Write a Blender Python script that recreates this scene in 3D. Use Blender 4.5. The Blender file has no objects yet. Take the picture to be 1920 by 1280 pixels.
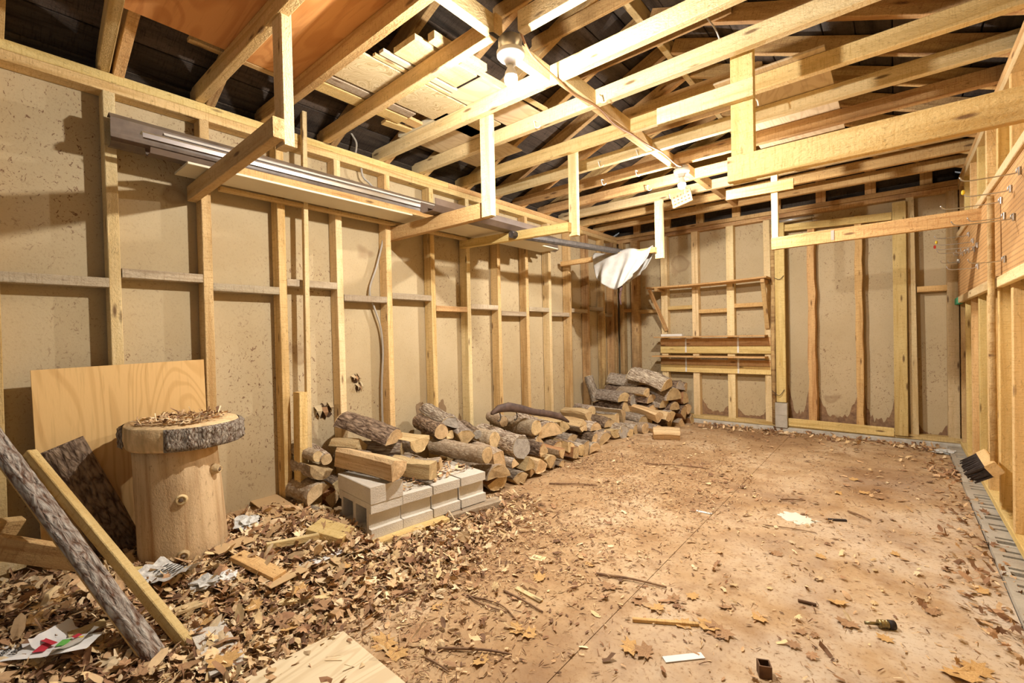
import bpy, bmesh, math, random
import numpy as np
from mathutils import Vector, Matrix, noise

random.seed(7); rng = np.random.default_rng(7)
scn = bpy.context.scene
COL = scn.collection

# ---------------------------------------------------------------- camera
F_PX = 857.77; YAW = -0.698237; PITCH = -0.0114117; ROLL = -0.0215585
CAM = Vector((0.0, 0.0, 1.13))
_f = Vector((math.sin(YAW)*math.cos(PITCH), math.cos(YAW)*math.cos(PITCH), math.sin(PITCH)))
_r = _f.cross(Vector((0, 0, 1))).normalized(); _u = _r.cross(_f)
_c, _s = math.cos(ROLL), math.sin(ROLL)
RIGHT = _c*_r + _s*_u; UP = -_s*_r + _c*_u; FWD = _f
cd = bpy.data.cameras.new('camera'); cam = bpy.data.objects.new('camera', cd); COL.objects.link(cam)
cd.sensor_width = 36; cd.lens = F_PX/1920*36; cd.clip_start = 0.02
m = Matrix.Identity(4)
for i, v in enumerate((RIGHT, UP, -FWD)):
    for j in range(3): m[j][i] = v[j]
m.translation = CAM; cam.matrix_world = m
scn.camera = cam

# ---------------------------------------------------------------- world (daylight through the open front) and exposure
w = bpy.data.worlds.new('daylight'); scn.world = w; w.use_nodes = True
bg = w.node_tree.nodes['Background']
bg.inputs[0].default_value = (1.0, 0.975, 0.93, 1); bg.inputs[1].default_value = 0.14
vs = scn.view_settings
vs.view_transform = 'Standard'; vs.look = 'None'; vs.gamma = 1; vs.exposure = 0.32; vs.use_curve_mapping = False
BULB = 4900.0

def at(px, ax, val):
    """a pixel's ray cut with the plane axis = val"""
    d = RIGHT*((px[0]-960)/F_PX) - UP*((px[1]-640)/F_PX) + FWD
    return CAM + d*((val-CAM[ax])/d[ax])

# ---------------------------------------------------------------- materials
def new_mat(name):
    mt = bpy.data.materials.new(name); mt.use_nodes = True
    nt = mt.node_tree; b = nt.nodes['Principled BSDF']
    b.inputs['Roughness'].default_value = 0.8
    if 'Specular IOR Level' in b.inputs: b.inputs['Specular IOR Level'].default_value = 0.25
    return mt, nt, b
def N(nt, t, **kw):
    n = nt.nodes.new(t)
    for k, v in kw.items(): setattr(n, k, v)
    return n
def ramp(nt, stops, fac):
    r = N(nt, 'ShaderNodeValToRGB'); e = r.color_ramp.elements
    while len(e) < len(stops): e.new(0.5)
    for i, (p, c) in enumerate(stops):
        e[i].position = p; e[i].color = (*c, 1) if len(c) == 3 else c
    nt.links.new(fac, r.inputs[0]); return r.outputs[0]
def coords(nt, scale, rand=True, kind='Object'):
    tc = N(nt, 'ShaderNodeTexCoord'); out = tc.outputs[kind]
    if rand:
        oi = N(nt, 'ShaderNodeObjectInfo'); mu = N(nt, 'ShaderNodeMath', operation='MULTIPLY'); mu.inputs[1].default_value = 37.0
        nt.links.new(oi.outputs['Random'], mu.inputs[0])
        ad = N(nt, 'ShaderNodeVectorMath', operation='ADD'); nt.links.new(out, ad.inputs[0]); nt.links.new(mu.outputs[0], ad.inputs[1]); out = ad.outputs[0]
    mp = N(nt, 'ShaderNodeMapping'); mp.inputs['Scale'].default_value = scale
    nt.links.new(out, mp.inputs[0]); return mp.outputs[0]
def noise_tex(nt, vec, scale=1, detail=4, rough=0.55, dist=0.0):
    n = N(nt, 'ShaderNodeTexNoise'); n.inputs['Scale'].default_value = scale; n.inputs['Detail'].default_value = detail
    n.inputs['Roughness'].default_value = rough; n.inputs['Distortion'].default_value = dist
    nt.links.new(vec, n.inputs['Vector']); return n.outputs['Fac']
def mix(nt, a, b, fac, blend='MIX'):
    x = N(nt, 'ShaderNodeMix', data_type='RGBA', blend_type=blend)
    for sock, v in ((x.inputs[6], a), (x.inputs[7], b), (x.inputs[0], fac)):
        if isinstance(v, (int, float)): sock.default_value = v
        elif isinstance(v, tuple): sock.default_value = (*v, 1)
        else: nt.links.new(v, sock)
    return x.outputs[2]
def bump(nt, bs, h, strength=0.3, dist=0.01):
    b = N(nt, 'ShaderNodeBump'); b.inputs['Strength'].default_value = strength; b.inputs['Distance'].default_value = dist
    nt.links.new(h, b.inputs['Height']); nt.links.new(b.outputs[0], bs.inputs['Normal'])
def vary(nt, col, lo=0.82, hi=1.12, hue=0.006):
    oi = N(nt, 'ShaderNodeObjectInfo'); mr = N(nt, 'ShaderNodeMapRange'); mr.inputs[3].default_value = lo; mr.inputs[4].default_value = hi
    nt.links.new(oi.outputs['Random'], mr.inputs[0])
    mh = N(nt, 'ShaderNodeMapRange'); mh.inputs[3].default_value = 0.5-hue; mh.inputs[4].default_value = 0.5+hue
    fr = N(nt, 'ShaderNodeMath', operation='FRACT'); mu = N(nt, 'ShaderNodeMath', operation='MULTIPLY'); mu.inputs[1].default_value = 7.3
    nt.links.new(oi.outputs['Random'], mu.inputs[0]); nt.links.new(mu.outputs[0], fr.inputs[0]); nt.links.new(fr.outputs[0], mh.inputs[0])
    h = N(nt, 'ShaderNodeHueSaturation'); nt.links.new(col, h.inputs['Color']); nt.links.new(mr.outputs[0], h.inputs['Value']); nt.links.new(mh.outputs[0], h.inputs['Hue'])
    return h.outputs[0]
def wood(name, light, dark, knots=True, saw_on=True, gs=20.0, bmp=0.35, lo=0.82, hi=1.12, stain=0.0, stain_col=(0.16, 0.12, 0.08)):
    mt, nt, bs = new_mat(name)
    g = noise_tex(nt, coords(nt, (1.1, gs, gs)), 1, 5, 0.6, 0.8)
    c = ramp(nt, [(0.34, dark), (0.47, tuple(0.35*a+0.65*b for a, b in zip(dark, light))), (0.60, light)], g)
    bl = noise_tex(nt, coords(nt, (2.0, 7.0, 7.0)), 1, 3, 0.5)
    c = mix(nt, c, tuple(0.72*v for v in dark), ramp(nt, [(0.55, (0, 0, 0)), (0.78, (0.55,)*3)], bl))
    saw = noise_tex(nt, coords(nt, (160, 14, 14)), 1, 2, 0.6)
    if saw_on: c = mix(nt, c, dark, ramp(nt, [(0.52, (0, 0, 0)), (0.72, (0.75,)*3)], saw))
    if knots:
        v = N(nt, 'ShaderNodeTexVoronoi'); v.inputs['Scale'].default_value = 1
        nt.links.new(coords(nt, (3.2, 13.0, 13.0)), v.inputs['Vector'])
        c = mix(nt, c, (0.13, 0.06, 0.025), ramp(nt, [(0.07, (0.85,)*3), (0.15, (0, 0, 0))], v.outputs['Distance']))
    if stain:
        sn = noise_tex(nt, coords(nt, (1.2, 3.0, 3.0)), 1.0, 4, 0.65)
        c = mix(nt, c, stain_col, ramp(nt, [(0.5, (0, 0, 0)), (0.72, (stain,)*3)], sn))
    fk = noise_tex(nt, coords(nt, (30, 90, 90)), 1, 3, 0.7, 1.0)
    c = mix(nt, c, tuple(0.6*v for v in dark), ramp(nt, [(0.58, (0, 0, 0)), (0.68, (0.6,)*3)], fk))
    c = vary(nt, c, lo, hi)
    nt.links.new(c, bs.inputs['Base Color'])
    fine = noise_tex(nt, coords(nt, (70, 110, 110)), 1, 4, 0.65)
    bump(nt, bs, fine, min(1.0, bmp*2), 0.008)
    return mt
M = {}
M['pine'] = wood('pine_rough_sawn', (0.74, 0.53, 0.25), (0.52, 0.32, 0.115))
M['pine_pale'] = wood('pine_pale', (0.80, 0.63, 0.35), (0.63, 0.45, 0.21))
M['pine_orange'] = wood('pine_orange', (0.67, 0.435, 0.19), (0.44, 0.235, 0.085))
M['pine_yellow'] = wood('pine_yellow', (0.76, 0.575, 0.25), (0.58, 0.385, 0.13))
M['pine_grey'] = wood('weathered_board', (0.56, 0.46, 0.32), (0.34, 0.25, 0.15), stain=0.4)
M['pine_stained'] = wood('stained_stud', (0.62, 0.42, 0.19), (0.34, 0.18, 0.07), stain=0.8, stain_col=(0.12, 0.07, 0.035))
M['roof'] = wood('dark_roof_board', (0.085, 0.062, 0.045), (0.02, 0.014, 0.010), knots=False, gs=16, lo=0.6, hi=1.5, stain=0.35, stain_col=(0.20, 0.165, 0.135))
M['split'] = wood('split_firewood', (0.76, 0.57, 0.31), (0.50, 0.31, 0.135), knots=False, saw_on=False, gs=40, bmp=0.8, lo=0.7, hi=1.1)
M['split_red'] = wood('split_red_firewood', (0.52, 0.28, 0.13), (0.30, 0.13, 0.06), knots=False, saw_on=False, gs=40, bmp=0.8, lo=0.75, hi=1.15)
M['stump'] = wood('peeled_stump', (0.76, 0.57, 0.32), (0.46, 0.28, 0.12), knots=False, saw_on=False, gs=17, bmp=0.2, stain=0.45, stain_col=(0.30, 0.19, 0.10))

def end_grain(name, light, dark):
    mt, nt, bs = new_mat(name)
    v = coords(nt, (3, 22, 22)); d = N(nt, 'ShaderNodeTexWave', wave_type='RINGS', rings_direction='X')
    d.inputs['Scale'].default_value = 7; d.inputs['Distortion'].default_value = 6; d.inputs['Detail'].default_value = 3
    nt.links.new(coords(nt, (1, 3.2, 3.2), rand=False), d.inputs['Vector'])
    c = ramp(nt, [(0.2, dark), (0.75, light)], d.outputs['Fac'])
    c = mix(nt, c, tuple(0.5*(a+b) for a, b in zip(light, dark)), 0.6)
    c = mix(nt, c, tuple(0.62*q for q in dark), ramp(nt, [(0.45, (0, 0, 0)), (0.72, (0.85,)*3)], noise_tex(nt, v, 1, 5, 0.65)))
    c = vary(nt, c, 0.75, 1.12)
    nt.links.new(c, bs.inputs['Base Color']); bump(nt, bs, noise_tex(nt, coords(nt, (60, 60, 60)), 1, 4), 0.6, 0.006)
    return mt
M['end'] = end_grain('log_end_grain', (0.72, 0.54, 0.30), (0.60, 0.415, 0.205))
M['end_grey'] = end_grain('weathered_log_end', (0.50, 0.46, 0.40), (0.37, 0.33, 0.28))

def bark(name, ridge, crev, sx=9.0, sy=30.0, st=1.0):
    mt, nt, bs = new_mat(name)
    n1 = noise_tex(nt, coords(nt, (sx, sy, sy)), 1, 5, 0.65, 1.2)
    v = N(nt, 'ShaderNodeTexVoronoi', feature='DISTANCE_TO_EDGE'); v.inputs['Scale'].default_value = 1
    nt.links.new(coords(nt, (sx*1.3, sy*1.6, sy*1.6)), v.inputs['Vector'])
    h = N(nt, 'ShaderNodeMath', operation='MULTIPLY_ADD'); nt.links.new(v.outputs[0], h.inputs[0]); h.inputs[1].default_value = 0.8; nt.links.new(n1, h.inputs[2])
    c = ramp(nt, [(0.42, crev), (0.60, tuple(0.5*(a+b) for a, b in zip(ridge, crev))), (0.82, ridge)], h.outputs[0])
    c = vary(nt, c, 0.75, 1.15)
    nt.links.new(c, bs.inputs['Base Color']); bump(nt, bs, h.outputs[0], st, 0.02)
    return mt
M['bark_furrow'] = bark('furrowed_bark', (0.70, 0.60, 0.46), (0.17, 0.10, 0.06), 8, 34)
M['bark_grey'] = bark('grey_bark', (0.46, 0.39, 0.31), (0.20, 0.145, 0.10), 14, 26, 0.6)
M['bark_smooth'] = bark('smooth_bark', (0.50, 0.40, 0.28), (0.30, 0.21, 0.13), 22, 30, 0.35)
M['bark_dark'] = bark('dark_bark', (0.38, 0.27, 0.18), (0.08, 0.045, 0.028), 11, 28)
M['bark_pine'] = bark('pine_bark', (0.62, 0.54, 0.44), (0.15, 0.075, 0.042), 24, 44)

M['bark_plate'] = bark('pale_plate_bark', (0.72, 0.65, 0.55), (0.22, 0.12, 0.07), 12, 34)
def sheet(name, light, dark, scale, bmp=0.1):
    """plywood: flowing veneer figure"""
    mt, nt, bs = new_mat(name)
    nz = noise_tex(nt, coords(nt, (0.9*scale/3, 3.4*scale/3, 3.4*scale/3)), 1, 2, 0.45, 0.6)
    mu = N(nt, 'ShaderNodeMath', operation='MULTIPLY'); mu.inputs[1].default_value = 95.0; nt.links.new(nz, mu.inputs[0])
    sn = N(nt, 'ShaderNodeMath', operation='SINE'); nt.links.new(mu.outputs[0], sn.inputs[0])
    ab = N(nt, 'ShaderNodeMath', operation='MULTIPLY_ADD'); nt.links.new(sn.outputs[0], ab.inputs[0]); ab.inputs[1].default_value = 0.5; ab.inputs[2].default_value = 0.5
    c = ramp(nt, [(0.05, dark), (0.45, light)], ab.outputs[0])
    c = mix(nt, c, light, 0.58)
    c = mix(nt, c, tuple(v*0.8 for v in dark), ramp(nt, [(0.55, (0, 0, 0)), (0.8, (0.5,)*3)], noise_tex(nt, coords(nt, (4, 60, 60)), 1, 3)))
    c = vary(nt, c, 0.9, 1.08)
    nt.links.new(c, bs.inputs['Base Color']); bump(nt, bs, noise_tex(nt, coords(nt, (20, 90, 90)), 1, 3), bmp, 0.004)
    return mt
M['ply'] = sheet('plywood_yellow', (0.74, 0.49, 0.20), (0.55, 0.31, 0.10), 3.2)
M['ply_orange'] = sheet('plywood_orange', (0.66, 0.33, 0.11), (0.46, 0.18, 0.045), 3.0)
M['ply_pale'] = sheet('veneer_panel', (0.72, 0.58, 0.38), (0.52, 0.36, 0.20), 3.5)

def osb():
    mt, nt, bs = new_mat('strand_board')
    v = N(nt, 'ShaderNodeTexVoronoi'); v.inputs['Scale'].default_value = 1
    d = noise_tex(nt, coords(nt, (4, 4, 4)), 1, 2)
    mp = N(nt, 'ShaderNodeVectorRotate', rotation_type='Z_AXIS'); nt.links.new(coords(nt, (14, 34, 10)), mp.inputs['Vector']); nt.links.new(d, mp.inputs['Angle'])
    nt.links.new(mp.outputs[0], v.inputs['Vector'])
    c = mix(nt, v.outputs['Color'], (0.5, 0.5, 0.5), 0.3)
    bw = N(nt, 'ShaderNodeRGBToBW'); nt.links.new(c, bw.inputs[0])
    c = ramp(nt, [(0.25, (0.44, 0.32, 0.15)), (0.5, (0.66, 0.53, 0.30)), (0.75, (0.76, 0.65, 0.42))], bw.outputs[0])
    nt.links.new(c, bs.inputs['Base Color']); return mt
M['osb'] = osb()

def fibre():
    mt, nt, bs = new_mat('fibreboard')
    n1 = noise_tex(nt, coords(nt, (1.3, 1.3, 1.3)), 1, 4, 0.6)
    c = ramp(nt, [(0.3, (0.45, 0.35, 0.20)), (0.7, (0.54, 0.435, 0.27))], n1)
    fine = noise_tex(nt, coords(nt, (90, 90, 90)), 1, 3, 0.7)
    c = mix(nt, c, (0.34, 0.25, 0.14), ramp(nt, [(0.55, (0, 0, 0)), (0.75, (0.55,)*3)], fine))
    # splinter specks and scuffs
    dens = noise_tex(nt, coords(nt, (1.1, 1.1, 1.1)), 1, 2)
    sp = noise_tex(nt, coords(nt, (34, 42, 42)), 1, 3, 0.75, 1.5)
    mul = N(nt, 'ShaderNodeMath', operation='MULTIPLY'); nt.links.new(ramp(nt, [(0.60, (0, 0, 0)), (0.635, (0.9,)*3)], sp), mul.inputs[0])
    nt.links.new(ramp(nt, [(0.42, (0.05,)*3), (0.56, (1, 1, 1))], dens), mul.inputs[1])
    c = mix(nt, c, (0.17, 0.085, 0.045), mul.outputs[0])
    # old damp stains low on the sheets
    st = noise_tex(nt, coords(nt, (1.6, 1.6, 1.6)), 1, 3, 0.5)
    c = mix(nt, c, (0.27, 0.17, 0.09), ramp(nt, [(0.665, (0, 0, 0)), (0.69, (0.55,)*3), (0.72, (0.25,)*3)], st))
    nt.links.new(c, bs.inputs['Base Color']); bump(nt, bs, fine, 0.25, 0.004); return mt
M['fibre'] = fibre()
def plain(name, col, rough=0.6, metal=0.0, var=0.12, sc=8.0, dark=None, bmp=0.0):
    mt, nt, bs = new_mat(name)
    n1 = noise_tex(nt, coords(nt, (sc, sc, sc)), 1, 4, 0.6)
    c = ramp(nt, [(0.3, dark or tuple(v*(1-var) for v in col)), (0.7, col)], n1)
    nt.links.new(c, bs.inputs['Base Color']); bs.inputs['Roughness'].default_value = rough; bs.inputs['Metallic'].default_value = metal
    if bmp: bump(nt, bs, noise_tex(nt, coords(nt, (sc*8,)*3), 1, 3), bmp, 0.006)
    return mt
def concrete(name, a, b, sc=5.0):
    mt, nt, bs = new_mat(name)
    n1 = noise_tex(nt, coords(nt, (sc,)*3), 1, 5, 0.65); f = noise_tex(nt, coords(nt, (140,)*3), 1, 2, 0.6)
    c = ramp(nt, [(0.3, b), (0.68, a)], n1)
    c = mix(nt, c, tuple(v*0.55 for v in b), ramp(nt, [(0.62, (0, 0, 0)), (0.74, (0.6,)*3)], f))
    nt.links.new(c, bs.inputs['Base Color']); bump(nt, bs, f, 0.5, 0.006); return mt
M['block'] = concrete('concrete_block', (0.70, 0.65, 0.56), (0.55, 0.49, 0.40))
M['found'] = concrete('foundation_block', (0.54, 0.50, 0.42), (0.36, 0.31, 0.24))
def floor_mat():
    mt, nt, bs = new_mat('dusty_concrete')
    p = coords(nt, (1, 1, 1), rand=False)
    n1 = noise_tex(nt, p, 1.3, 6, 0.62, 0.4); n2 = noise_tex(nt, p, 6.0, 5, 0.65); n3 = noise_tex(nt, p, 60, 3, 0.7)
    c = ramp(nt, [(0.36, (0.30, 0.175, 0.085)), (0.5, (0.46, 0.30, 0.155)), (0.64, (0.60, 0.44, 0.27))], n1)
    c = mix(nt, c, (0.30, 0.165, 0.07), ramp(nt, [(0.50, (0, 0, 0)), (0.68, (0.7,)*3)], n2))
    # paler bare concrete towards the right foundation, where the dust was swept away
    sx = N(nt, 'ShaderNodeSeparateXYZ'); nt.links.new(p, sx.inputs[0])
    mr = N(nt, 'ShaderNodeMapRange'); mr.inputs[1].default_value = -1.1; mr.inputs[2].default_value = 0.3
    nt.links.new(sx.outputs[0], mr.inputs[0])
    mr2 = N(nt, 'ShaderNodeMapRange'); mr2.inputs[1].default_value = 5.2; mr2.inputs[2].default_value = 1.6; nt.links.new(sx.outputs[1], mr2.inputs[0])
    mm = N(nt, 'ShaderNodeMath', operation='MULTIPLY'); nt.links.new(mr.outputs[0], mm.inputs[0]); nt.links.new(mr2.outputs[0], mm.inputs[1])
    m2 = N(nt, 'ShaderNodeMath', operation='MULTIPLY'); nt.links.new(mm.outputs[0], m2.inputs[0])
    nt.links.new(ramp(nt, [(0.38, (0, 0, 0)), (0.6, (1, 1, 1))], noise_tex(nt, p, 2.2, 5, 0.6)), m2.inputs[1])
    c = mix(nt, c, (0.68, 0.58, 0.45), m2.outputs[0])
    c = mix(nt, c, (0.26, 0.14, 0.06), ramp(nt, [(0.54, (0, 0, 0)), (0.70, (0.75,)*3)], n3))
    nt.links.new(c, bs.inputs['Base Color']); bs.inputs['Roughness'].default_value = 0.9
    bump(nt, bs, n3, 0.35, 0.006); return mt
M['floor'] = floor_mat()
def attr_mat(name, rough=0.85):
    mt, nt, bs = new_mat(name)
    a = N(nt, 'ShaderNodeVertexColor', layer_name='Col')
    n = noise_tex(nt, coords(nt, (40, 40, 40), rand=False), 1, 3)
    c = mix(nt, a.outputs[0], (0.16, 0.08, 0.03), ramp(nt, [(0.5, (0, 0, 0)), (0.75, (0.35,)*3)], n))
    nt.links.new(c, bs.inputs['Base Color']); bs.inputs['Roughness'].default_value = rough; return mt
M['litter'] = attr_mat('dry_leaf_litter')
M['leaf'] = plain('dry_maple_leaf', (0.66, 0.42, 0.17), 0.8, dark=(0.44, 0.24, 0.08), sc=14)
M['leaf_red'] = plain('dry_brown_leaf', (0.46, 0.28, 0.14), 0.8, dark=(0.26, 0.14, 0.07), sc=14)
M['white_metal'] = plain('white_enamel', (0.78, 0.75, 0.68), 0.4)
M['galv'] = plain('galvanised_steel', (0.62, 0.62, 0.62), 0.3, 0.85)
M['brown_metal'] = plain('brown_enamel', (0.17, 0.12, 0.085), 0.35, sc=5, dark=(0.09, 0.06, 0.045))
M['grey_metal'] = plain('grey_brown_enamel', (0.23, 0.175, 0.13), 0.35, sc=9, dark=(0.12, 0.09, 0.07))
M['cream'] = plain('cream_vinyl', (0.70, 0.63, 0.46), 0.5, sc=4)
M['cable'] = plain('grey_cable', (0.42, 0.38, 0.32), 0.5)
M['black_cable'] = plain('black_cable', (0.05, 0.045, 0.04), 0.5)
M['copper'] = plain('brown_cable', (0.42, 0.22, 0.10), 0.5)
M['pipe'] = plain('black_pipe', (0.10, 0.085, 0.075), 0.45, sc=30, dark=(0.035, 0.03, 0.026))
M['cloth'] = plain('white_canvas', (0.55, 0.53, 0.49), 0.85, sc=7, dark=(0.36, 0.34, 0.30), bmp=0.15)
M['strap'] = plain('dark_strap', (0.09, 0.05, 0.045), 0.8)
M['plastic_bag'] = plain('clear_plastic', (0.70, 0.71, 0.68), 0.15)
M['paper'] = plain('news_paper', (0.74, 0.72, 0.66), 0.8, sc=60, dark=(0.35, 0.33, 0.30))
M['flyer'] = plain('white_flyer', (0.82, 0.80, 0.76), 0.6)
M['ink'] = plain('black_ink', (0.03, 0.03, 0.03), 0.7)
M['ink_red'] = plain('red_ink', (0.55, 0.04, 0.06), 0.7)
M['ink_green'] = plain('green_ink', (0.16, 0.50, 0.10), 0.7)
M['ink_yellow'] = plain('yellow_ink', (0.75, 0.55, 0.05), 0.7)
M['cardboard'] = plain('cardboard', (0.60, 0.41, 0.21), 0.9, sc=10)
M['bristle'] = plain('dark_bristles', (0.055, 0.04, 0.035), 0.9, sc=60, dark=(0.02, 0.015, 0.012))
M['rust'] = plain('rusty_steel', (0.17, 0.09, 0.045), 0.6, 0.4, sc=20, dark=(0.07, 0.035, 0.02))
M['brass'] = plain('brass', (0.42, 0.32, 0.14), 0.35, 0.8, dark=(0.10, 0.09, 0.06), sc=25)
M['green'] = plain('green_plastic', (0.02, 0.42, 0.24), 0.5)
M['teal'] = plain('dark_green_cap', (0.02, 0.10, 0.085), 0.4)
M['light_green'] = plain('light_green_wrapper', (0.30, 0.62, 0.22), 0.35)
M['spill'] = plain('white_plaster_spill', (0.83, 0.80, 0.66), 0.9, sc=30, bmp=0.5)
M['black_strip'] = plain('black_rubber', (0.04, 0.03, 0.028), 0.6)
M['leather'] = plain('dark_worn_leather', (0.16, 0.105, 0.08), 0.6, sc=12, dark=(0.06, 0.04, 0.035))
M['red'] = plain('red_plastic', (0.6, 0.06, 0.04), 0.4)
M['yellow'] = plain('yellow_plastic', (0.75, 0.55, 0.04), 0.4)
M['orange'] = plain('orange_plastic', (0.8, 0.24, 0.03), 0.5)
M['porcelain'] = plain('white_porcelain', (0.85, 0.83, 0.80), 0.3)
M['soil'] = plain('dark_soil', (0.10, 0.06, 0.035), 0.95, sc=20)
M['twig'] = plain('dry_twig', (0.34, 0.21, 0.11), 0.9, sc=30, dark=(0.18, 0.10, 0.06))
M['foam'] = plain('dusty_white_mortar', (0.60, 0.57, 0.50), 0.9, sc=12, dark=(0.40, 0.36, 0.29), bmp=0.4)
def emit(name, col, st):
    mt, nt, bs = new_mat(name); bs.inputs['Emission Color'].default_value = (*col, 1); bs.inputs['Emission Strength'].default_value = st
    bs.inputs['Base Color'].default_value = (0.9, 0.9, 0.9, 1); return mt
M['bulb'] = emit('lit_bulb_glass', (1.0, 0.95, 0.885), BULB)
def pegmat():
    mt, nt, bs = new_mat('pegboard'); tc = N(nt, 'ShaderNodeTexCoord')
    mp = N(nt, 'ShaderNodeMapping'); mp.inputs['Scale'].default_value = (39.4, 39.4, 39.4); nt.links.new(tc.outputs['Object'], mp.inputs[0])
    fr = N(nt, 'ShaderNodeVectorMath', operation='FRACTION'); nt.links.new(mp.outputs[0], fr.inputs[0])
    sb = N(nt, 'ShaderNodeVectorMath', operation='SUBTRACT'); nt.links.new(fr.outputs[0], sb.inputs[0]); sb.inputs[1].default_value = (0.5, 0.5, 0.5)
    ml = N(nt, 'ShaderNodeVectorMath', operation='MULTIPLY'); nt.links.new(sb.outputs[0], ml.inputs[0]); ml.inputs[1].default_value = (1, 1, 0)
    ln = N(nt, 'ShaderNodeVectorMath', operation='LENGTH'); nt.links.new(ml.outputs[0], ln.inputs[0])
    n1 = noise_tex(nt, coords(nt, (3, 12, 12)), 1, 4)
    c = ramp(nt, [(0.3, (0.50, 0.275, 0.105)), (0.7, (0.62, 0.37, 0.16))], n1)
    c = mix(nt, c, (0.05, 0.025, 0.012), ramp(nt, [(0.13, (1, 1, 1)), (0.19, (0, 0, 0))], ln.outputs['Value']))
    nt.links.new(c, bs.inputs['Base Color']); bs.inputs['Roughness'].default_value = 0.6; return mt
M['peg'] = pegmat()

# ---------------------------------------------------------------- object helpers
WM = {}
def tag(o, label=None, cat=None, group=None, kind=None):
    if label: o['label'] = label
    if cat: o['category'] = cat
    if group: o['group'] = group
    if kind: o['kind'] = kind
    return o
def place(o, mat4, parent=None):
    WM[o.name] = mat4
    if parent:
        o.parent = parent; o.matrix_local = WM[parent.name].inverted() @ mat4
    else: o.matrix_world = mat4
    return o
def obj(name, me, mat=None, parent=None, mw=None):
    o = bpy.data.objects.new(name, me); COL.objects.link(o)
    if mat is not None and me is not None:
        for mm in (mat if isinstance(mat, (list, tuple)) else [mat]):
            if len(me.materials) < (len(mat) if isinstance(mat, (list, tuple)) else 1): me.materials.append(mm)
    return place(o, mw or Matrix.Identity(4), parent)
def empty(name, loc, label=None, cat=None, group=None, rot=None):
    o = bpy.data.objects.new(name, None); COL.objects.link(o); o.empty_display_size = 0.05
    mt = Matrix.Translation(Vector(loc))
    if rot: mt = mt @ rot
    place(o, mt); return tag(o, label, cat, group)
def struct(name, me=None, mat=None):
    o = obj(name, me, mat); o['kind'] = 'structure'; return o
def copy_thing(root, mw):
    """copy of a thing and its parts at a new world matrix"""
    r = root.copy(); COL.objects.link(r); r.matrix_world = mw; WM[r.name] = mw
    for ch in root.children:
        c = ch.copy(); COL.objects.link(c); c.parent = r; c.matrix_local = ch.matrix_local.copy()
        WM[c.name] = mw @ ch.matrix_local
    return r
def mesh(name, verts, faces, smooth=False, mats=None):
    me = bpy.data.meshes.new(name); me.from_pydata([tuple(v) for v in verts], [], faces); 
    if mats is not None: me.polygons.foreach_set('material_index', mats)
    if smooth: me.polygons.foreach_set('use_smooth', [True]*len(faces))
    me.update(); return me
BOX = {}
def box_mesh(L, W, T, c=0.003, mat=None, bend=0.0):
    key = (round(L, 3), round(W, 3), round(T, 3), c, mat.name if mat else '', bend)
    if key in BOX: return BOX[key]
    c = min(c, W*0.3, T*0.3); hw, ht = W/2, T/2
    sec = [(-hw+c, -ht), (hw-c, -ht), (hw, -ht+c), (hw, ht-c), (hw-c, ht), (-hw+c, ht), (-hw, ht-c), (-hw, -ht+c)]
    xs = (-L/2, L/2) if not bend else tuple(-L/2+L*i/8 for i in range(9))
    v = [(x, y, z - bend*(1-(2*x/L)**2)) for x in xs for y, z in sec]; f = [tuple(range(7, -1, -1)), tuple(range(8*(len(xs)-1), 8*len(xs)))]
    for k in range(len(xs)-1):
        for i in range(8): f.append((8*k+i, 8*k+(i+1) % 8, 8*k+8+(i+1) % 8, 8*k+8+i))
    me = mesh('board', v, f); BOX[key] = me
    if mat: me.materials.append(mat)
    return me
def frame_mat(p0, p1, wdir):
    x = (Vector(p1)-Vector(p0)).normalized(); y = Vector(wdir); y = (y-x*y.dot(x)).normalized(); z = x.cross(y)
    mt = Matrix((x, y, z)).transposed().to_4x4(); mt.translation = (Vector(p0)+Vector(p1))/2; return mt
def board(name, p0, p1, W, T, mat, parent=None, wdir=(0, 0, 1), c=0.003, bend=0.0):
    L = (Vector(p1)-Vector(p0)).length
    return obj(name, box_mesh(L, W, T, c, mat, bend), None, parent, frame_mat(p0, p1, wdir))
def bar(name, lo, hi, mat, parent=None, c=0.003):
    """axis-aligned board, grain along its longest side"""
    lo, hi = Vector(lo), Vector(hi); d = hi-lo; ce = (lo+hi)/2; ax = max(range(3), key=lambda i: d[i])
    e = Vector((0, 0, 0)); e[ax] = d[ax]/2; oth = [i for i in range(3) if i != ax]; wa = max(oth, key=lambda i: d[i]); ta = [i for i in oth if i != wa][0]
    wd = Vector((0, 0, 0)); wd[wa] = 1
    return board(name, ce-e, ce+e, d[wa], d[ta], mat, parent, wd, c)
def tube(name, pts, r, mat, parent=None, seg=7, mw=None):
    pts = [Vector(p) for p in pts]; v = []; f = []; n = len(pts); ref = Vector((0.13, 0.21, 0.97))
    for i, p in enumerate(pts):
        t = (pts[min(i+1, n-1)]-pts[max(i-1, 0)]).normalized()
        a = t.cross(ref); 
        if a.length < 0.1: a = t.cross(Vector((1, 0, 0)))
        a.normalize(); b = t.cross(a); rr = r[i] if isinstance(r, (list, tuple)) else r
        for k in range(seg):
            g = 2*math.pi*k/seg; v.append(p + a*(rr*math.cos(g)) + b*(rr*math.sin(g)))
    for i in range(n-1):
        for k in range(seg): f.append((i*seg+k, i*seg+(k+1) % seg, (i+1)*seg+(k+1) % seg, (i+1)*seg+k))
    f.append(tuple(range(seg-1, -1, -1))); f.append(tuple(range((n-1)*seg, n*seg)))
    return obj(name, mesh(name, v, f, True), mat, parent, mw)
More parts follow.
